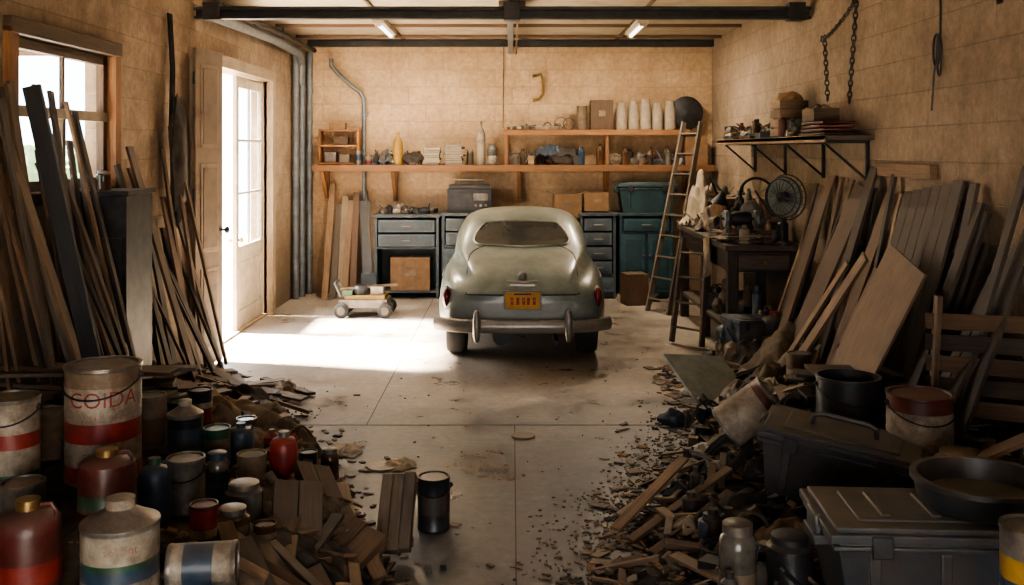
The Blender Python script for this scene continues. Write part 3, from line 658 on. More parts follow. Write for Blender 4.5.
# ------------------------------------------------------------------ debris mounds
def idw(x,y,cp,p=3.0):
    sw=0;sz=0
    for (cx,cy,cz) in cp:
        d=(x-cx)**2+(y-cy)**2+.004; w=1/d**(p/2); sw+=w; sz+=w*cz
    return sz/sw
leftcans=[
(-2.2,4.4,.54,.115,.47),(-2.33,5.05,.54,.09,.24),(-1.90,4.65,.57,.168,.53),(-1.88,5.2,.55,.08,.27),(-1.70,5.2,.52,.09,.27),(-1.76,5.65,.54,.065,.2),
(-1.5,4.6,.43,.085,.25),(-1.68,4.15,.61,.115,.24),(-1.79,3.7,.47,.115,.33),(-1.41,3.6,.50,.135,.34),(-1.21,5.3,.33,.075,.27),(-1.49,5.5,.39,.07,.2),
(-1.45,4.92,.365,.058,.24),(-1.26,4.7,.35,.088,.18),(-1.23,4.4,.34,.075,.18),(-1.30,4.22,.45,.058,.15),(-1.34,5.15,.40,.075,.13),(-1.02,5.6,.25,.05,.17),(-1.58,4.42,.45,.07,.28),(-1.98,4.05,.5,.085,.25)]
bnd=[(2.4,-.5),(3.0,-.5),(3.6,-.5),(4.2,-.5),(4.8,-.5),(5.4,-.68),(6,-.95),(6.6,-1.2),(7.2,-1.4),(7.8,-1.65),(8.6,-2.1),(9.2,-2.5),(9.6,-3.0)]
bndR=[(2.4,.0),(3.0,.1),(3.8,.2),(4.6,.25),(5.0,.35),(5.5,.55),(6.2,.85),(7.0,1.15),(7.8,1.35),(8.6,1.6),(9.4,1.75),(10.2,1.95),(10.6,2.6)]
def interp(bl,y):
    if y<=bl[0][0]: return bl[0][1]
    for (a,xa),(c,xc) in zip(bl,bl[1:]):
        if a<=y<=c: return xa+(xc-xa)*(y-a)/(c-a)
    return bl[-1][1]
cpL=[(c[0],c[1],c[2]) for c in leftcans]+[
(-3,3,.6),(-3,4,.6),(-3,5,.62),(-3,6,.6),(-3,7,.4),(-3,8,.3),(-2.6,5.8,.62),(-2.3,6.3,.45),(-2.3,7,.3),(-2.6,7.8,.25),(-2.7,8.6,.18),(-1.8,6.3,.3),(-1.5,6,.28),(-1.9,7,.2),
(-1.0,4.9,.2),(-1.0,4.2,.22),(-.85,5.4,.12),(-.8,4.5,.16),(-1,3.4,.25),(-1.0,2.6,.2),(-1.8,2.6,.3),(-2.8,2.6,.4),(-2.9,9.4,.1),(-2.2,8.5,.08),(-1.7,7.6,.08),(-1.2,6.5,.08)]
cpR=[(2.0,5.9,.38),(2.12,5.2,.45),(2.2,4.85,.45),(1.6,5.3,.3),(1.55,3.9,.28),(1.45,6,.32),(2.45,7.2,.43),(1.6,8.2,.05),(1.9,8.6,.15),
(2.8,4,.5),(2.8,5,.5),(2.8,6,.45),(2.8,7,.42),(2.8,8,.35),(2.4,8.3,.35),(2.3,9.2,.2),(2.7,9.6,.2),(2.4,10.3,.03),(2.8,10.4,.03),(2.3,6.6,.42),(1.9,7.3,.28),(1.0,4.3,.18),(1.15,4.2,.2),(.95,4.9,.14),(1.1,5.6,.12),(1.5,7,.14),(.6,4.2,.05),(1.0,3.2,.15),(2.0,3.0,.4),(2.8,3,.45),(.6,5.1,.04),(.95,6,.06),(1.3,6.8,.07)]
def sst(t): t=max(0,min(1,t)); return t*t*(3-2*t)
def hL(x,y):
    if y>9.6 or y<2.4: return -.1
    dx=interp(bnd,y)-x
    if dx<-.02: return -.1
    return idw(x,y,cpL)*sst(dx/.35)*sst((9.7-y)/.5)-.01
def hR(x,y):
    if y>10.5 or y<2.4: return -.1
    dx=x-interp(bndR,y)
    if dx<-.02: return -.1
    return idw(x,y,cpR)*sst(dx/.4)*sst((10.5-y)/.5)-.01
def mound(name,hf,x0,x1,y0,y1,st=.045):
    nx=int((x1-x0)/st);ny=int((y1-y0)/st); b=B(); idx={}
    H=[[0]*(ny+1) for _ in range(nx+1)]
    for i in range(nx+1):
        for j in range(ny+1):
            x=x0+i*st;y=y0+j*st; z=hf(x,y)
            if z>0: z+= .035*noise.noise(Vector((x*9,y*9,0)))*min(1,z*8)+.02*noise.noise(Vector((x*25,y*25,3)))*min(1,z*8)
            H[i][j]=z
    vs=[];fs=[]
    def vid(i,j):
        if (i,j) not in idx: idx[(i,j)]=len(vs); vs.append((x0+i*st,y0+j*st,max(.001,H[i][j]-.02)))
        return idx[(i,j)]
    for i in range(nx):
        for j in range(ny):
            if max(H[i][j],H[i+1][j],H[i][j+1],H[i+1][j+1])>.022: fs.append((vid(i,j),vid(i+1,j),vid(i+1,j+1),vid(i,j+1)))
    b.add(vs,fs,heap_m,None,.6); return b.obj(name,sharp=180)
mound('debris_heap',hL,-3.05,-.3,2.6,9.6); mound('debris_heap',hR,.0,2.88,2.6,10.5)
def floorh(x,y): return max(0,hL(x,y),hR(x,y))
def scatter(name,n,fn,mats,hf,size=(.02,.12),lift=.006):
    b=B(); k=0
    while k<n:
        p=fn()
        x,y=p; k+=1
        if x<XL+.08 or x>XR-.08: continue
        l=R(*size); m=random.choice(mats); z=max(0,hf(x,y))
        tl=.5 if z>.05 else .08
        b.box((x,y,z+lift),(l,l*R(.15,.8),R(.003,.012)),m,(R(-tl,tl),R(-tl,tl),R(0,6.28)))
    return b.obj(name)
CH=[wood_tan,wood_pale,wood_grey,wood_brown,wood_brown,wood_dark,wood_dark,tan_p,cardboard,rag_d]
scatter('wood_chips',1900,lambda:(lambda y:(interp(bndR,y)+random.gauss(.42,.3),y))(R(3.6,9.6)),CH,floorh,(.012,.07))
scatter('wood_chips',1700,lambda:(lambda y:(max(-2.98,interp(bnd,y)-random.gauss(.5,.33)),y))(R(3.4,9.2)),CH,floorh,(.012,.07))
scatter('wood_chips',1400,lambda:(R(1.3,2.8),R(3.4,9.6)),CH+[dark_steel,rag_d,black_plastic],floorh,(.03,.14))
scatter('floor_litter',130,lambda:(R(-2.0,2.2),R(4.5,10.5)),CH,floorh,(.006,.02),.003)
scatter('sawdust_litter',1000,lambda:(lambda y:(interp(bndR,y)-abs(random.gauss(0,.22))+.1,y))(random.gauss(6.0,.8)),[wood_tan,wood_pale,wood_tan,wood_brown],floorh,(.006,.024),.003)
scatter('paper_scraps',60,lambda:(lambda y:(interp(bndR,y)+random.gauss(.25,.25),y))(R(4.4,8)),[paper,white_p,tan_p],floorh,(.05,.13),.01)
def planks(name,n,fn,L=(.25,.7),W=(.04,.12),mats=WOODS,tilt=.35,up=.03):
    b=B()
    for i in range(n):
        x,y=fn(); z=max(0,floorh(x,y)); l=R(*L); a=R(0,math.pi); t=R(-tilt,tilt) if z>.08 else 0
        dx,dy=math.cos(a)*l/2,math.sin(a)*l/2
        x=min(max(x,XL+.1+abs(dx)),XR-.1-abs(dx))
        z0=max(0,floorh(x-dx,y-dy));z1=max(0,floorh(x+dx,y+dy))
        b.beam((x-dx,y-dy,z0+up),(x+dx,y+dy,z1+up+abs(t)*.2),R(*W),R(.012,.03),random.choice(mats),up=(-math.sin(a),math.cos(a),R(-.3,.3)))
    return b.obj(name,.002)
DW=[wood_dark,wood_brown,wood_grey,wood_brown,wood_tan]
planks('scrap_wood_pile',80,lambda:(R(-2.9,-1.9),R(5.5,8.8)),(.4,1.0),mats=DW)
planks('scrap_wood_pile',50,lambda:(lambda y:(interp(bnd,y)-R(.1,.6),y))(R(4.2,7.5)),(.12,.4),(.03,.08))
planks('scrap_wood_pile',30,lambda:(R(-1.2,-.6),R(3.9,4.7)),(.2,.5),(.04,.1),mats=DW)
planks('scrap_wood_pile',38,lambda:(lambda y:(interp(bndR,y)+R(.15,.6),y))(R(4,7.5)),(.15,.45),(.02,.06),mats=DW+[wood_tan])
planks('scrap_wood_pile',45,lambda:(R(1.8,2.8),R(5.8,9.6)),(.3,.8),mats=DW)
b=B()
for (x0,y0,z0,x1,y1,z1,w,m) in [(.55,5.35,.05,1.05,6.1,.2,.06,wood_tan),(.62,5.25,.03,1.25,5.75,.25,.05,wood_tan),(.6,5.6,.03,1.2,6.3,.16,.05,wood_pale),(.38,4.75,.02,.75,4.6,.05,.06,wood_grey),(.5,4.95,.02,.78,4.6,.1,.04,wood_pale),(1.3,6.6,.1,1.65,6.1,.42,.06,wood_grey),(1.25,6.4,.1,1.75,7.0,.35,.08,wood_tan),(.8,4.4,.1,1.0,4.75,.2,.05,wood_pale),(1.5,7.5,.1,2.1,7.0,.45,.09,wood_tan),(.7,5.0,.06,1.2,5.5,.2,.05,wood_brown)]:
    b.beam((x0,y0,z0),(x1,y1,z1),w,.02,m,up=(-(y1-y0),x1-x0,.1))
b.obj('splintered_boards',.002)
def rags(name,l):
    b=B()
    for (x,y,sx,sy,a,m) in l: b.cloth((x,y,0),(sx,sy,0),m,a,rot=R(0,3),hf=floorh)
    o=b.obj(name,sharp=180); return o
rags('crumpled_rag',[(-1.45,6.1,.7,.6,.14,rag_m),(-1.9,6.6,.7,.5,.14,rag_m),(-1.05,5.0,.45,.4,.12,rag_m),(-1.6,5.9,.5,.4,.14,rag_m),(-1.75,7.0,.5,.4,.1,rag_m),(-2.0,7.6,.5,.4,.12,rag_d),(-1.2,6.0,.4,.4,.12,rag_m)])
rags('crumpled_rag',[(-.9,4.5,.4,.4,.1,rag_d),(-1.1,4.0,.4,.4,.1,rag_m)])
rags('crumpled_rag',[(2.3,8.5,.7,.6,.22,rag_m),(2.45,8.0,.6,.5,.2,tan_p),(2.1,8.9,.5,.5,.16,rag_d),(2.0,7.9,.5,.4,.15,rag_m),(1.9,6.8,.5,.4,.14,rag_d),(1.15,5.2,.4,.35,.1,rag_d),(1.3,4.75,.4,.35,.1,rag_m),(1.5,6.7,.4,.4,.1,rag_m),(1.05,5.9,.35,.3,.07,rag_d)])
rags('crumpled_paper',[(-1.95,8.6,.35,.25,.08,tan_p),(1.7,7.6,.35,.3,.08,tan_p),(-.75,6.6,.25,.2,.02,paper),(-1.15,6.9,.3,.22,.03,tan_p),(1.3,6.3,.25,.2,.06,paper),(.9,5.2,.22,.18,.05,paper),(1.9,7.4,.35,.3,.1,paper)])
# coiled cables in the right heap
b=B()
for (cx,cy,rr,k) in [(1.25,5.95,.16,4),(1.05,4.7,.14,4),(1.75,6.9,.18,5),(1.95,8.2,.17,4)]:
    pts=[]
    for i in range(k*18):
        a=i*math.pi/9; r_=rr*(1+.12*math.sin(a*.37)); x=cx+r_*math.cos(a); y=cy+r_*math.sin(a); pts.append((x,y,floorh(x,y)+.03+.012*(i/18)))
    b.tube(pts,.011,rubber,6)
b.obj('coiled_cable')

spec=[
 dict(bands=[(.3,green_p),(.55,white_p),(.7,red_p),(1,white_p)],kind='pail',handle=True),
 dict(bands=[(.2,tan_p),(1,tan_p)],kind='pail'),
 dict(bands=[(.14,red_p),(.36,white_p),(.54,red_p),(.86,white_p),(1,tan_p)],kind='pail',handle=True,txt=[('COIDA',.36,.1),('WALLPUTT',.295,.045),('ENAMEL',.12,.05)],tcol=[red_p,worn_print,worn_print]),
 dict(bands=[(.6,wood_brown),(1,tan_p)],kind='pail'),
 dict(bands=[(.7,blue_p),(1,black_p)],kind='cone',base=tin,cap=white_p),
 dict(bands=[(.5,red_p),(.7,white_p),(1,black_p)],kind='pail',base=black_p),
 dict(bands=[(1,tin)],kind='pail',base=tin,handle=True),
 dict(bands=[(.4,green_p),(1,darkred_p)],kind='jug',base=darkred_p,cap=brass),
 dict(bands=[(.1,darkred_p),(.5,red_p),(1,darkred_p)],kind='jug',base=darkred_p,cap=brass),
 dict(bands=[(.25,white_p),(.45,blue_p),(.55,green_p),(1,white_p)],kind='cone',base=tin,cap=white_p,txt=[('solvent',.18,.04)],tcol=worn_print),
 dict(bands=[(.35,red_p),(.6,red_p),(1,red_p)],kind='jug',base=red_p,cap=tin),
 dict(bands=[(1,blue_p)],kind='jug',base=blue_p,cap=blue_p),
 dict(bands=[(.6,blue_p),(1,black_p)],kind='jar',base=jar_glass,cap=blue_p),
 dict(bands=[(.6,jar_glass),(1,jar_glass)],kind='jar',base=jar_glass,cap=tin),
 dict(bands=[(1,jar_glass)],kind='jar',base=amber,cap=tin),
 dict(bands=[(.3,white_p),(1,red_p)],kind='pail',base=darkred_p),
 dict(bands=[(1,tan_p)],kind='pail',base=tan_p),
 dict(bands=[(1,amber)],kind='jar',base=amber,cap=tin),
 dict(bands=[(.5,blue_p),(1,blue_p)],kind='jug',base=blue_p,cap=green_p),
 dict(bands=[(1,tin)],kind='pail',base=tin)]
names=['paint_can','paint_can','paint_bucket','paint_can','solvent_can','paint_can','paint_can','fuel_jug','fuel_jug','solvent_can','oil_bottle','oil_bottle','glass_jar','glass_jar','amber_jar','paint_can','paint_can','amber_jar','oil_bottle','paint_can']
for c,sp_,nm in zip(leftcans,spec,names): can(nm,c[0],c[1],c[2]-.01,c[3],c[4],**sp_)
can('paint_can',-1.28,3.72,.53,.08,.25,[(.2,white_p),(.7,blue_p),(1,white_p)],'pail',rot=(0,math.pi/2,.15))
can('black_paint_can',-.43,5.5,0,.088,.29,[(.3,black_p),(.7,wood_dark),(1,black_p)],'pail',base=black_p,handle=True)
extra=[(-2.5,5.4,.08,.2,darkred_p),(-2.15,5.5,.09,.22,green_p),(-1.62,6.1,.06,.18,jar_glass),(-1.95,5.9,.08,.2,blue_p),(-1.38,5.75,.05,.15,red_p),(-1.12,4.95,.05,.14,tin),(-2.05,6.4,.08,.2,tan_p),(-1.08,3.6,.07,.2,jar_glass),(-1.62,4.85,.07,.22,black_p),(-1.55,5.25,.07,.2,green_p),(-1.1,4.45,.05,.12,amber),(-1.15,5.65,.05,.14,blue_p),(-2.1,4.85,.08,.26,blue_p)]
for x,y,r,h,m in extra: can('paint_can',x,y,max(0,hL(x,y))-.02,r,h,[(.5,m),(.8,random.choice([white_p,tan_p,black_p])),(1,m)],random.choice(['pail','cone']),base=m if m!=tin else tin)
def block(name,x,y,z,sx,sy,sz,rot,m=wood_grey,slats=3):
    b=B(); rm=Euler(rot).to_matrix()
    for i in range(slats):
        o=Vector(((i-(slats-1)/2)*sx/slats,R(-.01,.01),R(-.006,.006))); b.box(Vector((x,y,z))+rm@o,(sx/slats*.96,sy,sz),m,rm)
    for k in(-.35,.35): b.box(Vector((x,y,z))+rm@Vector((0,k*sy,-sz/2-.015)),(sx,.05,.03),m,rm)
    b.obj(name,.003)
block('wood_offcut',-1.02,4.75,.36,.24,.36,.05,(.5,.15,.25),wood_grey,2)
block('wood_offcut',-.6,5.2,.2,.18,.42,.05,(.75,-.1,-.1),wood_grey)
block('wood_offcut',-.78,4.75,.19,.26,.3,.05,(.35,.2,-.5),wood_brown,2)
block('wood_offcut',-1.0,5.15,.36,.2,.26,.05,(.4,.3,.6),wood_brown,2)
block('wood_offcut',-.65,6.2,.04,.2,.2,.03,(.0,0,.6),wood_pale)
b=B(); b.lathe([(0,0),(.1,0),(.1,.012),(0,.012)],white_p,(-.85,6.55,.003),None,24); b.obj('can_lid')
b=B(); b.lathe([(0,0),(.085,0),(.085,.012),(0,.012)],tan_p,(.08,7.25,.003),None,24); b.obj('can_lid')

# ------------------------------------------------------------------ left wall leaning lumber
def leanL(name,lst,up=(0,1,0)):
    b=B()
    for (y0,x0,z0,y1,x1,z1,w,t,m) in lst: b.beam((x0,y0,z0),(x1,y1,z1),w,t,m,up=up)
    return b.obj(name,.002)
l=[]
for i in range(26):
    y=R(5.6,6.7); zt=R(1.9,2.5); l.append((y,R(-2.8,-2.4),R(.45,.6),y+R(-.15,.25),XL+.05+R(0,.05),zt,R(.03,.11),.022,random.choice([wood_tan,wood_brown,wood_dark,wood_brown,wood_dark,wood_grey])))
leanL('leaning_lumber',l)
leanL('leaning_black_board',[(5.55,-2.24,.5,5.62,-2.7,2.44,.1,.03,black_board)],up=(1,0,0))
l=[]
for i in range(20):
    y=R(7.7,9.0); zt=R(1.2,2.3); l.append((y,R(-2.8,-2.45),R(.05,.2),y+R(-.2,.1),XL+.04+R(0,.05),zt,R(.03,.12),.022,random.choice([wood_brown,wood_dark,wood_dark,wood_brown,wood_dark,wood_tan])))
leanL('leaning_lumber',l)
b=B(); b.box((-2.87,7.2,.88),(.38,.5,1.76),dark_steel,None,.75); b.box((-2.87,7.2,1.78),(.42,.54,.03),dark_steel)
for z in(.5,.9,1.3): b.box((-2.87,6.94,z),(.32,.02,.34),dark_steel,None,1); b.tube([(-2.92,6.93,z),(-2.92,6.9,z),(-2.82,6.9,z),(-2.82,6.93,z)],.007,steel,6)
b.obj('filing_cabinet',.006)
can('glass_jar',-2.88,7.05,1.795,.05,.14,None,'jar',amber,cap=tin)
b=B()
for i in range(8): b.box((-2.42+R(-.06,.06),5.8+R(-.2,.2),.64+.028*i),(1.0,R(.08,.2),.022),random.choice([wood_brown,wood_grey,wood_dark]),(0,R(-.05,.05),R(-.3,.3)))
b.obj('stacked_boards',.002)
b=B(); 
for k in range(3): b.tube([(XL+.03,8.9+.04*k,3.3),(XL+.05,8.92+.04*k,2.8),(XL+.06,8.85+.05*k,2.2),(XL+.08,8.9+.04*k,1.8-.2*k)],.012,dark_steel,6)
b.lump((XL+.12,8.9,2.0),(.12,.3,1.2),rag_d,.4,flat=False); b.obj('hanging_cable_bundle')

# ------------------------------------------------------------------ right wall stuff
b=B(); zr=2.2
b.box((2.7,10.1,zr-.02),(.4,4.2,.035),wood_grey); b.box((2.51,10.1,zr-.03),(.02,4.2,.06),wood_tan)
for y in(8.15,9.3,10.6,11.9):
    b.box((2.71,y,zr-.05),(.38,.03,.03),dark_steel); b.box((2.895,y,zr-.2),(.03,.03,.36),dark_steel); b.beam((2.89,y,zr-.36),(2.54,y,zr-.06),.02,.02,dark_steel)
b.obj('bracket_shelf',.003)
pile('shelf_bric_a_brac',2.57,2.85,9.1,12.0,zr,60,.28,JUNK)
b=B()
for i in range(4): b.box((2.71,8.6+R(-.03,.03),zr+.015+.032*i),(.28,.8-.08*i,.02),random.choice([darkred_p,wood_brown,wood_tan]),(0,0,R(-.06,.06)))
b.obj('stacked_trays',.003)
b=B(); x,y,z=2.7,8.75,zr+.13
b.box((x,y,z+.01),(.22,.34,.02),wood_brown)
for s_ in(-1,1): b.box((x+s_*.105,y,z+.06),(.012,.34,.1),wood_brown); b.box((x,y+s_*.17,z+.06),(.22,.012,.1),wood_brown)
for i in range(10): b.lump((x+R(-.07,.07),y+R(-.13,.13),z+.1),(.1,.12,.08),random.choice([paper,tan_p,rag_m]),.4)
b.obj('tool_tray')
b=B(); x,y=2.7,9.75
for i in range(4):
    for s_ in(-1,1): b.box((x+s_*.13,y,zr+.05+.09*i),(.012,.36,.07),wood_tan); b.box((x,y+s_*.18,zr+.05+.09*i),(.27,.012,.07),wood_tan)
b.box((x,y,zr+.2),(.22,.32,.3),wood_brown); b.lump((x,y,zr+.38),(.24,.32,.14),cardboard,.4); b.obj('wooden_crate')
b=B()
def chain(p0,p1,sag,n):
    for i in range(n):
        t=i/(n-1); p=Vector(p0).lerp(Vector(p1),t); p.z-=sag*4*t*(1-t)
        t2=min(1,t+.02); q=Vector(p0).lerp(Vector(p1),t2); q.z-=sag*4*t2*(1-t2); d=(q-p); d=d.normalized() if d.length>1e-5 else Vector((0,0,-1))
        u=Vector((1,0,0)) if i%2 else d.cross(Vector((1,0,0))); u=(u-d*u.dot(d)).normalized()
        b.tube([p+d*.033*math.cos(a)+u*.017*math.sin(a) for a in [k*math.pi/5 for k in range(10)]],.0065,dark_steel,5,True)
chain((2.86,8.3,3.34),(2.84,8.42,2.5),0,19); chain((2.86,9.15,3.1),(2.84,9.0,2.55),0,13); chain((2.86,8.3,3.34),(2.86,9.15,3.1),.03,17)
for p in((2.88,8.3,3.34),(2.88,9.15,3.1)): b.tube([p,(p[0]-.05,p[1],p[2]+.02),(p[0]-.05,p[1],p[2]-.03)],.01,dark_steel,6)
b.obj('hanging_chain')
b=B()
b.tube([(2.89,6.75,3.4),(2.88,6.72,3.0),(2.87,6.7,2.85)],.008,dark_steel,6)
b.tube([(2.87,6.72+.035*math.sin(a*1.0),2.72+.14*math.cos(a)) for a in [k*math.pi/8 for k in range(16)]],.008,dark_steel,6,True)
b.tube([(2.86,6.74+.05*math.sin(a),2.75+.11*math.cos(a)) for a in [k*math.pi/8 for k in range(16)]],.008,dark_steel,6,True)
b.tube([(2.87,6.7,2.85),(2.87,6.8,2.6),(2.87,6.84,2.35)],.006,dark_steel,6); b.obj('hanging_wire_coil')
b=B(); b.box((2.88,7.35,1.93),(.05,1.05,.1),wood_tan); b.obj('wall_rail',.003)
b=B(); b.tube([(2.88,5.9,2.95),(2.86,5.95,3.1),(2.84,6.05,3.2)],.02,dark_steel,8); b.tube([(2.7,6.0,3.3),(2.85,5.6,3.1)],.02,dark_steel,8); b.obj('wall_bracket')
b=B(); x0,x1,y0,y1,zt=2.08,2.86,9.75,12.6,1.15
b.box(((x0+x1)/2,(y0+y1)/2,zt-.03),(x1-x0,y1-y0,.06),wood_dark,None,.8); b.box(((x0+x1)/2,(y0+y1)/2,zt-.17),(x1-x0-.1,y1-y0-.1,.2),wood_dark)
for x in(x0+.08,x1-.08):
    for y in(y0+.08,(y0+y1)/2,y1-.08): b.box((x,y,(zt-.06)/2),(.1,.1,zt-.06),wood_dark)
b.box(((x0+x1)/2,(y0+y1)/2,.3),(x1-x0-.1,y1-y0-.1,.04),wood_dark)
b.box((2.47,y0+.03,zt-.17),(.5,.03,.15),wood_dark,None,1); b.lathe([(0,0),(.02,0),(.02,.03),(0,.03)],brass,(2.47,y0+.01,zt-.17),(math.pi/2,0,0),12)
b.obj('workbench',.006)
pile('workbench_clutter',2.2,2.72,9.95,12.4,1.15,110,.36,JUNK+[paper,rag_d,dark_steel])
pile('workbench_clutter',2.45,2.75,10.2,12.3,1.35,50,.36,[dark_steel,rag_d,wood_brown,tin,rag_m,black_plastic])
b=B()
for (x,y,sx,sy,a,m) in [(2.32,10.3,.4,.6,.16,rag_m),(2.5,10.9,.4,.5,.34,rag_d),(2.33,11.6,.4,.6,.28,tan_p),(2.5,11.9,.4,.5,.4,rag_d),(2.3,12.1,.4,.6,.5,paper)]: b.cloth((x,y,1.14),(sx,sy,0),m,a,rot=R(-.3,.3))
b.beam((2.06,10.6,1.16),(2.05,10.5,.75),.3,.012,rag_m); b.obj('oily_rags',sharp=180)
b=B()
for i in range(22): b.box((R(2.15,2.6),R(9.85,10.6),1.156+.004*i),(.2,.28,.003),paper,(R(-.03,.03),R(-.03,.03),R(0,3)))
b.obj('loose_papers')
cbox('cardboard_box',2.5,11.3,1.2,.34,.4,.34,cardboard,.2,True)
# bench grinder
b=B(); gx,gy,gz=2.3,10.05,1.2
b.box((gx,gy,gz+.02),(.3,.16,.04),dark_steel); b.box((gx,gy,gz+.08),(.1,.1,.1),dark_steel); b.lathe([(0,-.1),(.06,-.1),(.075,-.06),(.075,.06),(.06,.1),(0,.1)],dark_steel,(gx,gy,gz+.19),(0,math.pi/2,0),20)
for s_ in(-1,1): b.lathe([(0,-.02),(.085,-.02),(.085,.02),(0,.02)],steel,(gx+s_*.15,gy,gz+.19),(0,math.pi/2,0),24); b.tube([(gx+s_*.1,gy,gz+.19),(gx+s_*.2,gy,gz+.19)],.015,dark_steel)
b.obj('bench_grinder',.004)
b=B()
c=Vector((2.66,9.75,1.62)); fr=.22
fm_=Matrix.Rotation(-.9,3,'Z')
b.lathe([(0,0),(.1,0),(.1,.02),(.02,.04),(.02,.28),(0,.28)],dark_steel,(2.66,9.82,1.15),None,16)
for k in range(3):
    b.tube([c+fm_@Vector((fr*(1-.1*k)*math.cos(a),-.05*k+.03,fr*(1-.1*k)*math.sin(a))) for a in [i*math.pi/16 for i in range(32)]],.007,dark_steel,6,True)
for i in range(20):
    a=i*math.pi/10; b.tube([c+fm_@Vector((.04*math.cos(a),-.08,.04*math.sin(a))),c+fm_@Vector((fr*math.cos(a),.03,fr*math.sin(a)))],.0035,dark_steel,4)
b.lathe([(0,0),(.2,0),(.2,.01),(0,.01)],steel,c,fm_@Euler((-math.pi/2,0,0)).to_matrix(),28)
b.lathe([(0,-.08),(.05,-.06),(.06,.06),(.03,.1),(0,.1)],dark_steel,c,fm_@Euler((-math.pi/2,0,0)).to_matrix(),16); b.obj('workshop_fan')
b=B(); c=Vector((2.6,10.6,1.6))
b.tube([c+Vector((.18*math.cos(a),.06*math.sin(a),.18*math.sin(a))) for a in [i*math.pi/14 for i in range(28)]],.015,rubber,8,True)
for i in range(10): a=i*math.pi/5; b.tube([c,c+Vector((.18*math.cos(a),.06*math.sin(a),.18*math.sin(a)))],.003,steel,4)
b.box((2.6,10.6,1.29),(.1,.1,.28),dark_steel); b.obj('small_spoked_wheel')
b=B(); p=[(2.35,11.3,1.15),(2.35,11.3,1.5),(2.2,11.1,1.78),(2.3,10.9,1.6)]
b.tube(p,.014,dark_steel,8); b.lathe([(.03,0),(.05,-.05),(.11,-.14),(.1,-.14),(.02,-.02)],dark_steel,(2.3,10.9,1.62),(0,.3,0),20); b.lathe([(0,0),(.1,0),(.1,.02),(0,.03)],dark_steel,(2.35,11.3,1.15),None,16); b.obj('desk_lamp')
def ladder(name,pb,pt,side,w,n,m=wood_grey,rw=.07):
    b=B(); pb=Vector(pb);pt=Vector(pt);sd=Vector(side).normalized()
    for s_ in(-1,1): b.beam(pb+sd*w/2*s_,pt+sd*w/2*.8*s_,rw,.03,m,up=(pt-pb).cross(sd))
    for i in range(n):
        t=(i+.6)/(n+.2); p=pb.lerp(pt,t); ww=w/2*(1-.2*t); b.beam(p-sd*ww,p+sd*ww,rw*.9,.022,m,up=(pt-pb).cross(sd))
    return b.obj(name,.003)
ladder('wooden_ladder',(1.86,12.75,0),(2.4,13.3,2.45),(.55,-.9,0),.42,9,wood_grey)
ladder('step_ladder',(1.85,10.6,0.02),(1.99,10.85,1.12),(.8,-.9,0),.4,4,wood_grey)
tote('blue_plastic_bin',2.2,9.35,.22,.42,.36,.3,blue_paint,(0.05,.05,.3))
pile('machine_parts_pile',1.85,2.8,8.9,9.6,0,40,.4,JUNK,lambda x,y:max(0,hR(x,y)))
pile('machine_parts_pile',2.2,2.75,10,12.2,.32,26,.4,JUNK)
can('plastic_jug',2.05,9.5,.1,.12,.36,[(1,teal_plastic)],'jug',teal_plastic,cap=blue_p)
can('plastic_jug',2.42,9.25,.25,.11,.34,[(1,black_plastic)],'jug',black_plastic,cap=red_p)
def leanR(name,lst):
    b=B()
    for (y0,x0,z0,y1,x1,z1,w,t,m) in lst: b.beam((x0,y0,z0),(x1,y1,z1),w,t,m)
    return b.obj(name,.002)
l=[(9.2,2.42,.3,9.2,2.87,1.75,.14,.025,wood_brown),(8.9,2.35,.3,8.95,2.87,1.85,.2,.025,wood_brown),(8.55,2.45,.3,8.6,2.87,1.6,.12,.025,wood_dark),(8.3,2.3,.35,8.15,2.86,1.78,.36,.025,wood_brown),(7.9,2.4,.35,7.9,2.87,1.95,.16,.025,wood_dark),(7.6,2.4,.35,7.55,2.87,1.75,.2,.025,wood_brown),(7.3,2.5,.35,7.5,2.87,1.9,.06,.03,wood_dark),(7.75,2.15,.35,7.35,2.6,1.3,.14,.025,wood_tan),(8.1,2.2,.35,7.8,2.62,1.2,.09,.025,wood_tan)]
for i in range(14):
    y=R(7.2,9.4); l.append((y,R(2.3,2.6),.35,y+R(-.15,.15),2.86,R(1.2,1.85),R(.03,.08),.022,random.choice([wood_dark,wood_brown,wood_brown,wood_tan,wood_dark])))
leanR('leaning_lumber',l)
b=B()
for i in range(6):
    y=6.35+.16*i; b.beam((2.45,y,.4),(2.87,y+.06,1.88-.02*i),.145,.022,wood_dark,tint=.8)
for t in(.25,.75): b.beam((2.45+.42*t+.03,6.25,.4+1.45*t-.02),(2.45+.42*t+.03,7.3,.4+1.45*t),.09,.022,wood_dark,up=(.4,0,1),tint=.9)
b.obj('slatted_wood_panel',.002)
b=B()
b.beam((2.16,6.65,.42),(2.55,6.45,1.38),.72,.018,wood_tan,tint=.55); b.obj('plywood_sheet',.002)
b=B(); b.beam((2.3,7.1,.42),(2.62,7.0,1.2),.5,.018,wood_brown,tint=.9); b.obj('plywood_sheet',.002)
l=[]
for i in range(12):
    y=R(5.35,6.2); l.append((y,R(2.35,2.6),.5,y+R(-.1,.15),2.86,R(1.3,2.0),R(.05,.14),.025,random.choice([wood_dark,wood_brown,wood_dark,wood_dark])))
leanR('leaning_lumber',l)
b=B()
for i in range(5): b.beam((2.38,5.75,.62+.12*i),(2.8,5.35,.66+.12*i),.09,.02,wood_dark if i%2 else wood_brown,up=(0,0,1),tint=.5)
for k in(0,1): b.beam((2.40+.4*k,5.72-.36*k,.5),(2.43+.38*k,5.7-.36*k,1.25),.06,.03,wood_brown)
b.obj('slatted_crate',.002)
b=B()
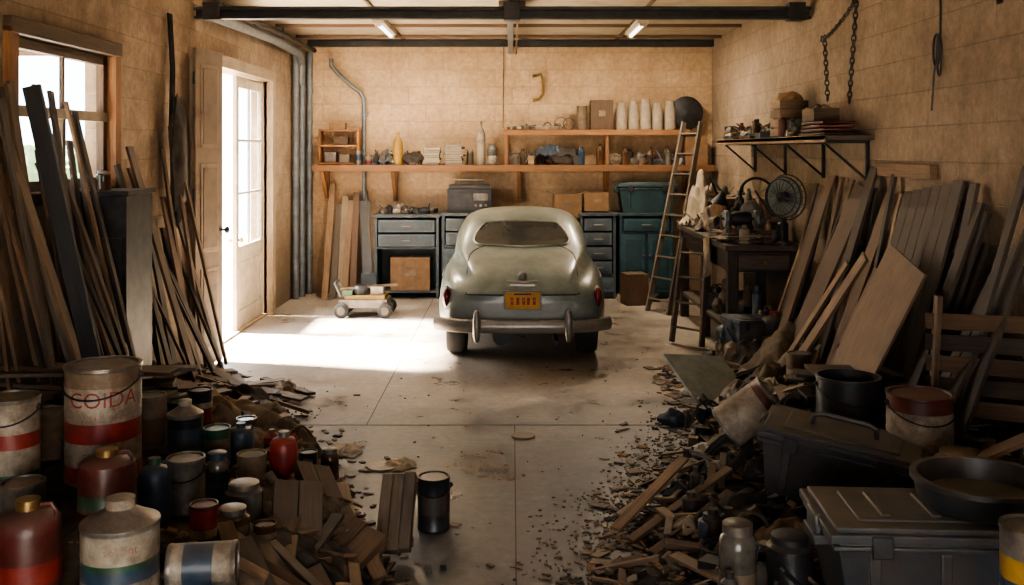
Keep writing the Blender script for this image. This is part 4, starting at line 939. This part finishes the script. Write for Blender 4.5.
for i in range(8): b.box((2.28+R(-.12,.12),6.5+R(-.12,.12),.48+.022*i),(R(.7,.9),R(.12,.3),.02),random.choice([wood_grey,wood_dark,wood_brown]),(R(-.05,.05),R(-.06,.06),R(-.3,.3)))
b.obj('stacked_boards',.002)
b=B(); b.box((1.62,8.2,.2),(.6,.6,.02),panelgreen,(.5,.12,.45)); b.obj('painted_board',.002)
tote('black_toolbox',1.66,5.15,.3,.8,.46,.34,black_plastic,(.05,.14,-.42),True)
tote('black_storage_tote',1.62,3.92,.3,.86,.52,.38,black_plastic,(0,0,-.06))
b=B(); b.lathe([(0,0),(.2,0),(.235,.03),(.25,.1),(.262,.1),(.262,.12),(.235,.12),(.215,.04),(0,.03)],black_plastic,(1.83,3.9,.69),None,40,.3); b.obj('round_oil_pan',sharp=40)
can('black_bucket',2.0,5.95,.36,.185,.38,[(1,black_plastic)],'open',black_plastic,handle=True)
can('paint_bucket',2.12,5.2,.46,.165,.36,[(.8,white_p),(1,darkred_p)],'pail',darkred_p,handle=True)
can('clay_pot',2.18,4.85,.45,.125,.17,[(1,tan_p)],'jar',tan_p,cap=tan_p)
can('paint_can',1.67,3.2,.66,.1,.22,[(.2,blue_p),(.6,yellow_p),(1,tin)],'pail',tin)
can('white_paint_bucket',1.27,5.95,.42,.13,.34,[(.85,white_p),(1,darkred_p)],'pail',tin,rot=(.35,.85,.3))
can('paint_can',1.62,6.5,.32,.1,.24,[(.5,white_p),(1,tin)],'pail',tin,rot=(.2,-.3,.3))
can('paint_can',2.45,7.2,.46,.105,.21,[(.3,black_p),(.75,green_p),(1,black_p)],'pail',black_p)
can('paint_can',2.15,7.5,.36,.09,.2,[(.4,white_p),(1,tan_p)],'pail',tin)
can('glass_jar',.97,4.3,.17,.08,.31,[(.5,tan_p),(1,jar_glass)],'jar',jar_glass,cap=tin)
can('glass_jar',1.2,4.32,.2,.1,.22,[(1,black_p)],'jar',black_p,cap=dark_steel)
DK=[dark_steel,black_plastic,wood_dark,wood_brown,tin]
pile('machine_parts_pile',.9,1.4,3.7,4.6,0,30,.24,DK,lambda x,y:max(0,hR(x,y))-.02)
pile('machine_parts_pile',.95,1.3,4.7,5.8,0,22,.2,DK+[rag_d,blue_p],lambda x,y:max(0,hR(x,y))-.02)
pile('machine_parts_pile',1.2,2.0,5.6,7.6,0,60,.22,[dark_steel,black_plastic,wood_brown,blue_p,tin,rag_d,wood_grey,paper],lambda x,y:max(0,hR(x,y))-.02)
pile('machine_parts_pile',2.2,2.8,4.2,5.2,0,20,.25,[dark_steel,rag_m,wood_brown,tin,rag_d],lambda x,y:max(0,hR(x,y))-.02)
b=B(); b.beam((2.0,4.9,.45),(2.6,4.5,.9),.3,.02,wood_brown,up=(.6,.8,0)); b.obj('wood_plank')

# ------------------------------------------------------------------ light
w=bpy.data.worlds.new('World'); S.world=w; w.use_nodes=True; bg=w.node_tree.nodes['Background']; bg.inputs[0].default_value=(.97,.98,1,1); bg.inputs[1].default_value=7.0
sl=bpy.data.lights.new('sun','SUN'); sl.energy=210; sl.angle=math.radians(8); sl.color=(1,.84,.66); so=bpy.data.objects.new('sun',sl); S.collection.objects.link(so)
so.rotation_euler=Vector((.63,-.10,-.77)).to_track_quat('-Z','Y').to_euler(); so.location=(-6,11,8)
def portal(name,loc,d,sx,sy):
    l_=bpy.data.lights.new(name,'AREA'); l_.shape='RECTANGLE'; l_.size=sx; l_.size_y=sy; l_.cycles.is_portal=True
    o=bpy.data.objects.new(name,l_); S.collection.objects.link(o); o.location=loc; o.rotation_euler=Vector(d).to_track_quat('-Z','Y').to_euler()
portal('portal_door',(XL-.2,(DY0+DY1)/2,DZ/2),(1,0,0),2.95,2.95)
portal('portal_window',(XL-.2,ym,2.3),(1,0,0),1.6,1.1)
portal('portal_front',(0,YF-.22,FZ/2),(0,1,0),2*FW,FZ)
for x in(-1.6,1.57):
    l_=bpy.data.lights.new('tube_light','AREA'); l_.shape='RECTANGLE'; l_.size=.1; l_.size_y=1.2; l_.energy=60; l_.color=(1,.82,.6)
    o=bpy.data.objects.new('tube_light',l_); S.collection.objects.link(o); o.location=(x,12.6,3.55)
cam=bpy.data.cameras.new('cam'); cam.lens=1000*36/1024; cam.shift_y=-142.5/1024; co=bpy.data.objects.new('camera',cam); S.collection.objects.link(co)
co.location=(0,0,2.08); co.rotation_euler=(math.pi/2,0,0); S.camera=co
try: S.view_settings.look='AgX - Medium High Contrast'
except Exception as e: print(e)
S.view_settings.exposure=.65
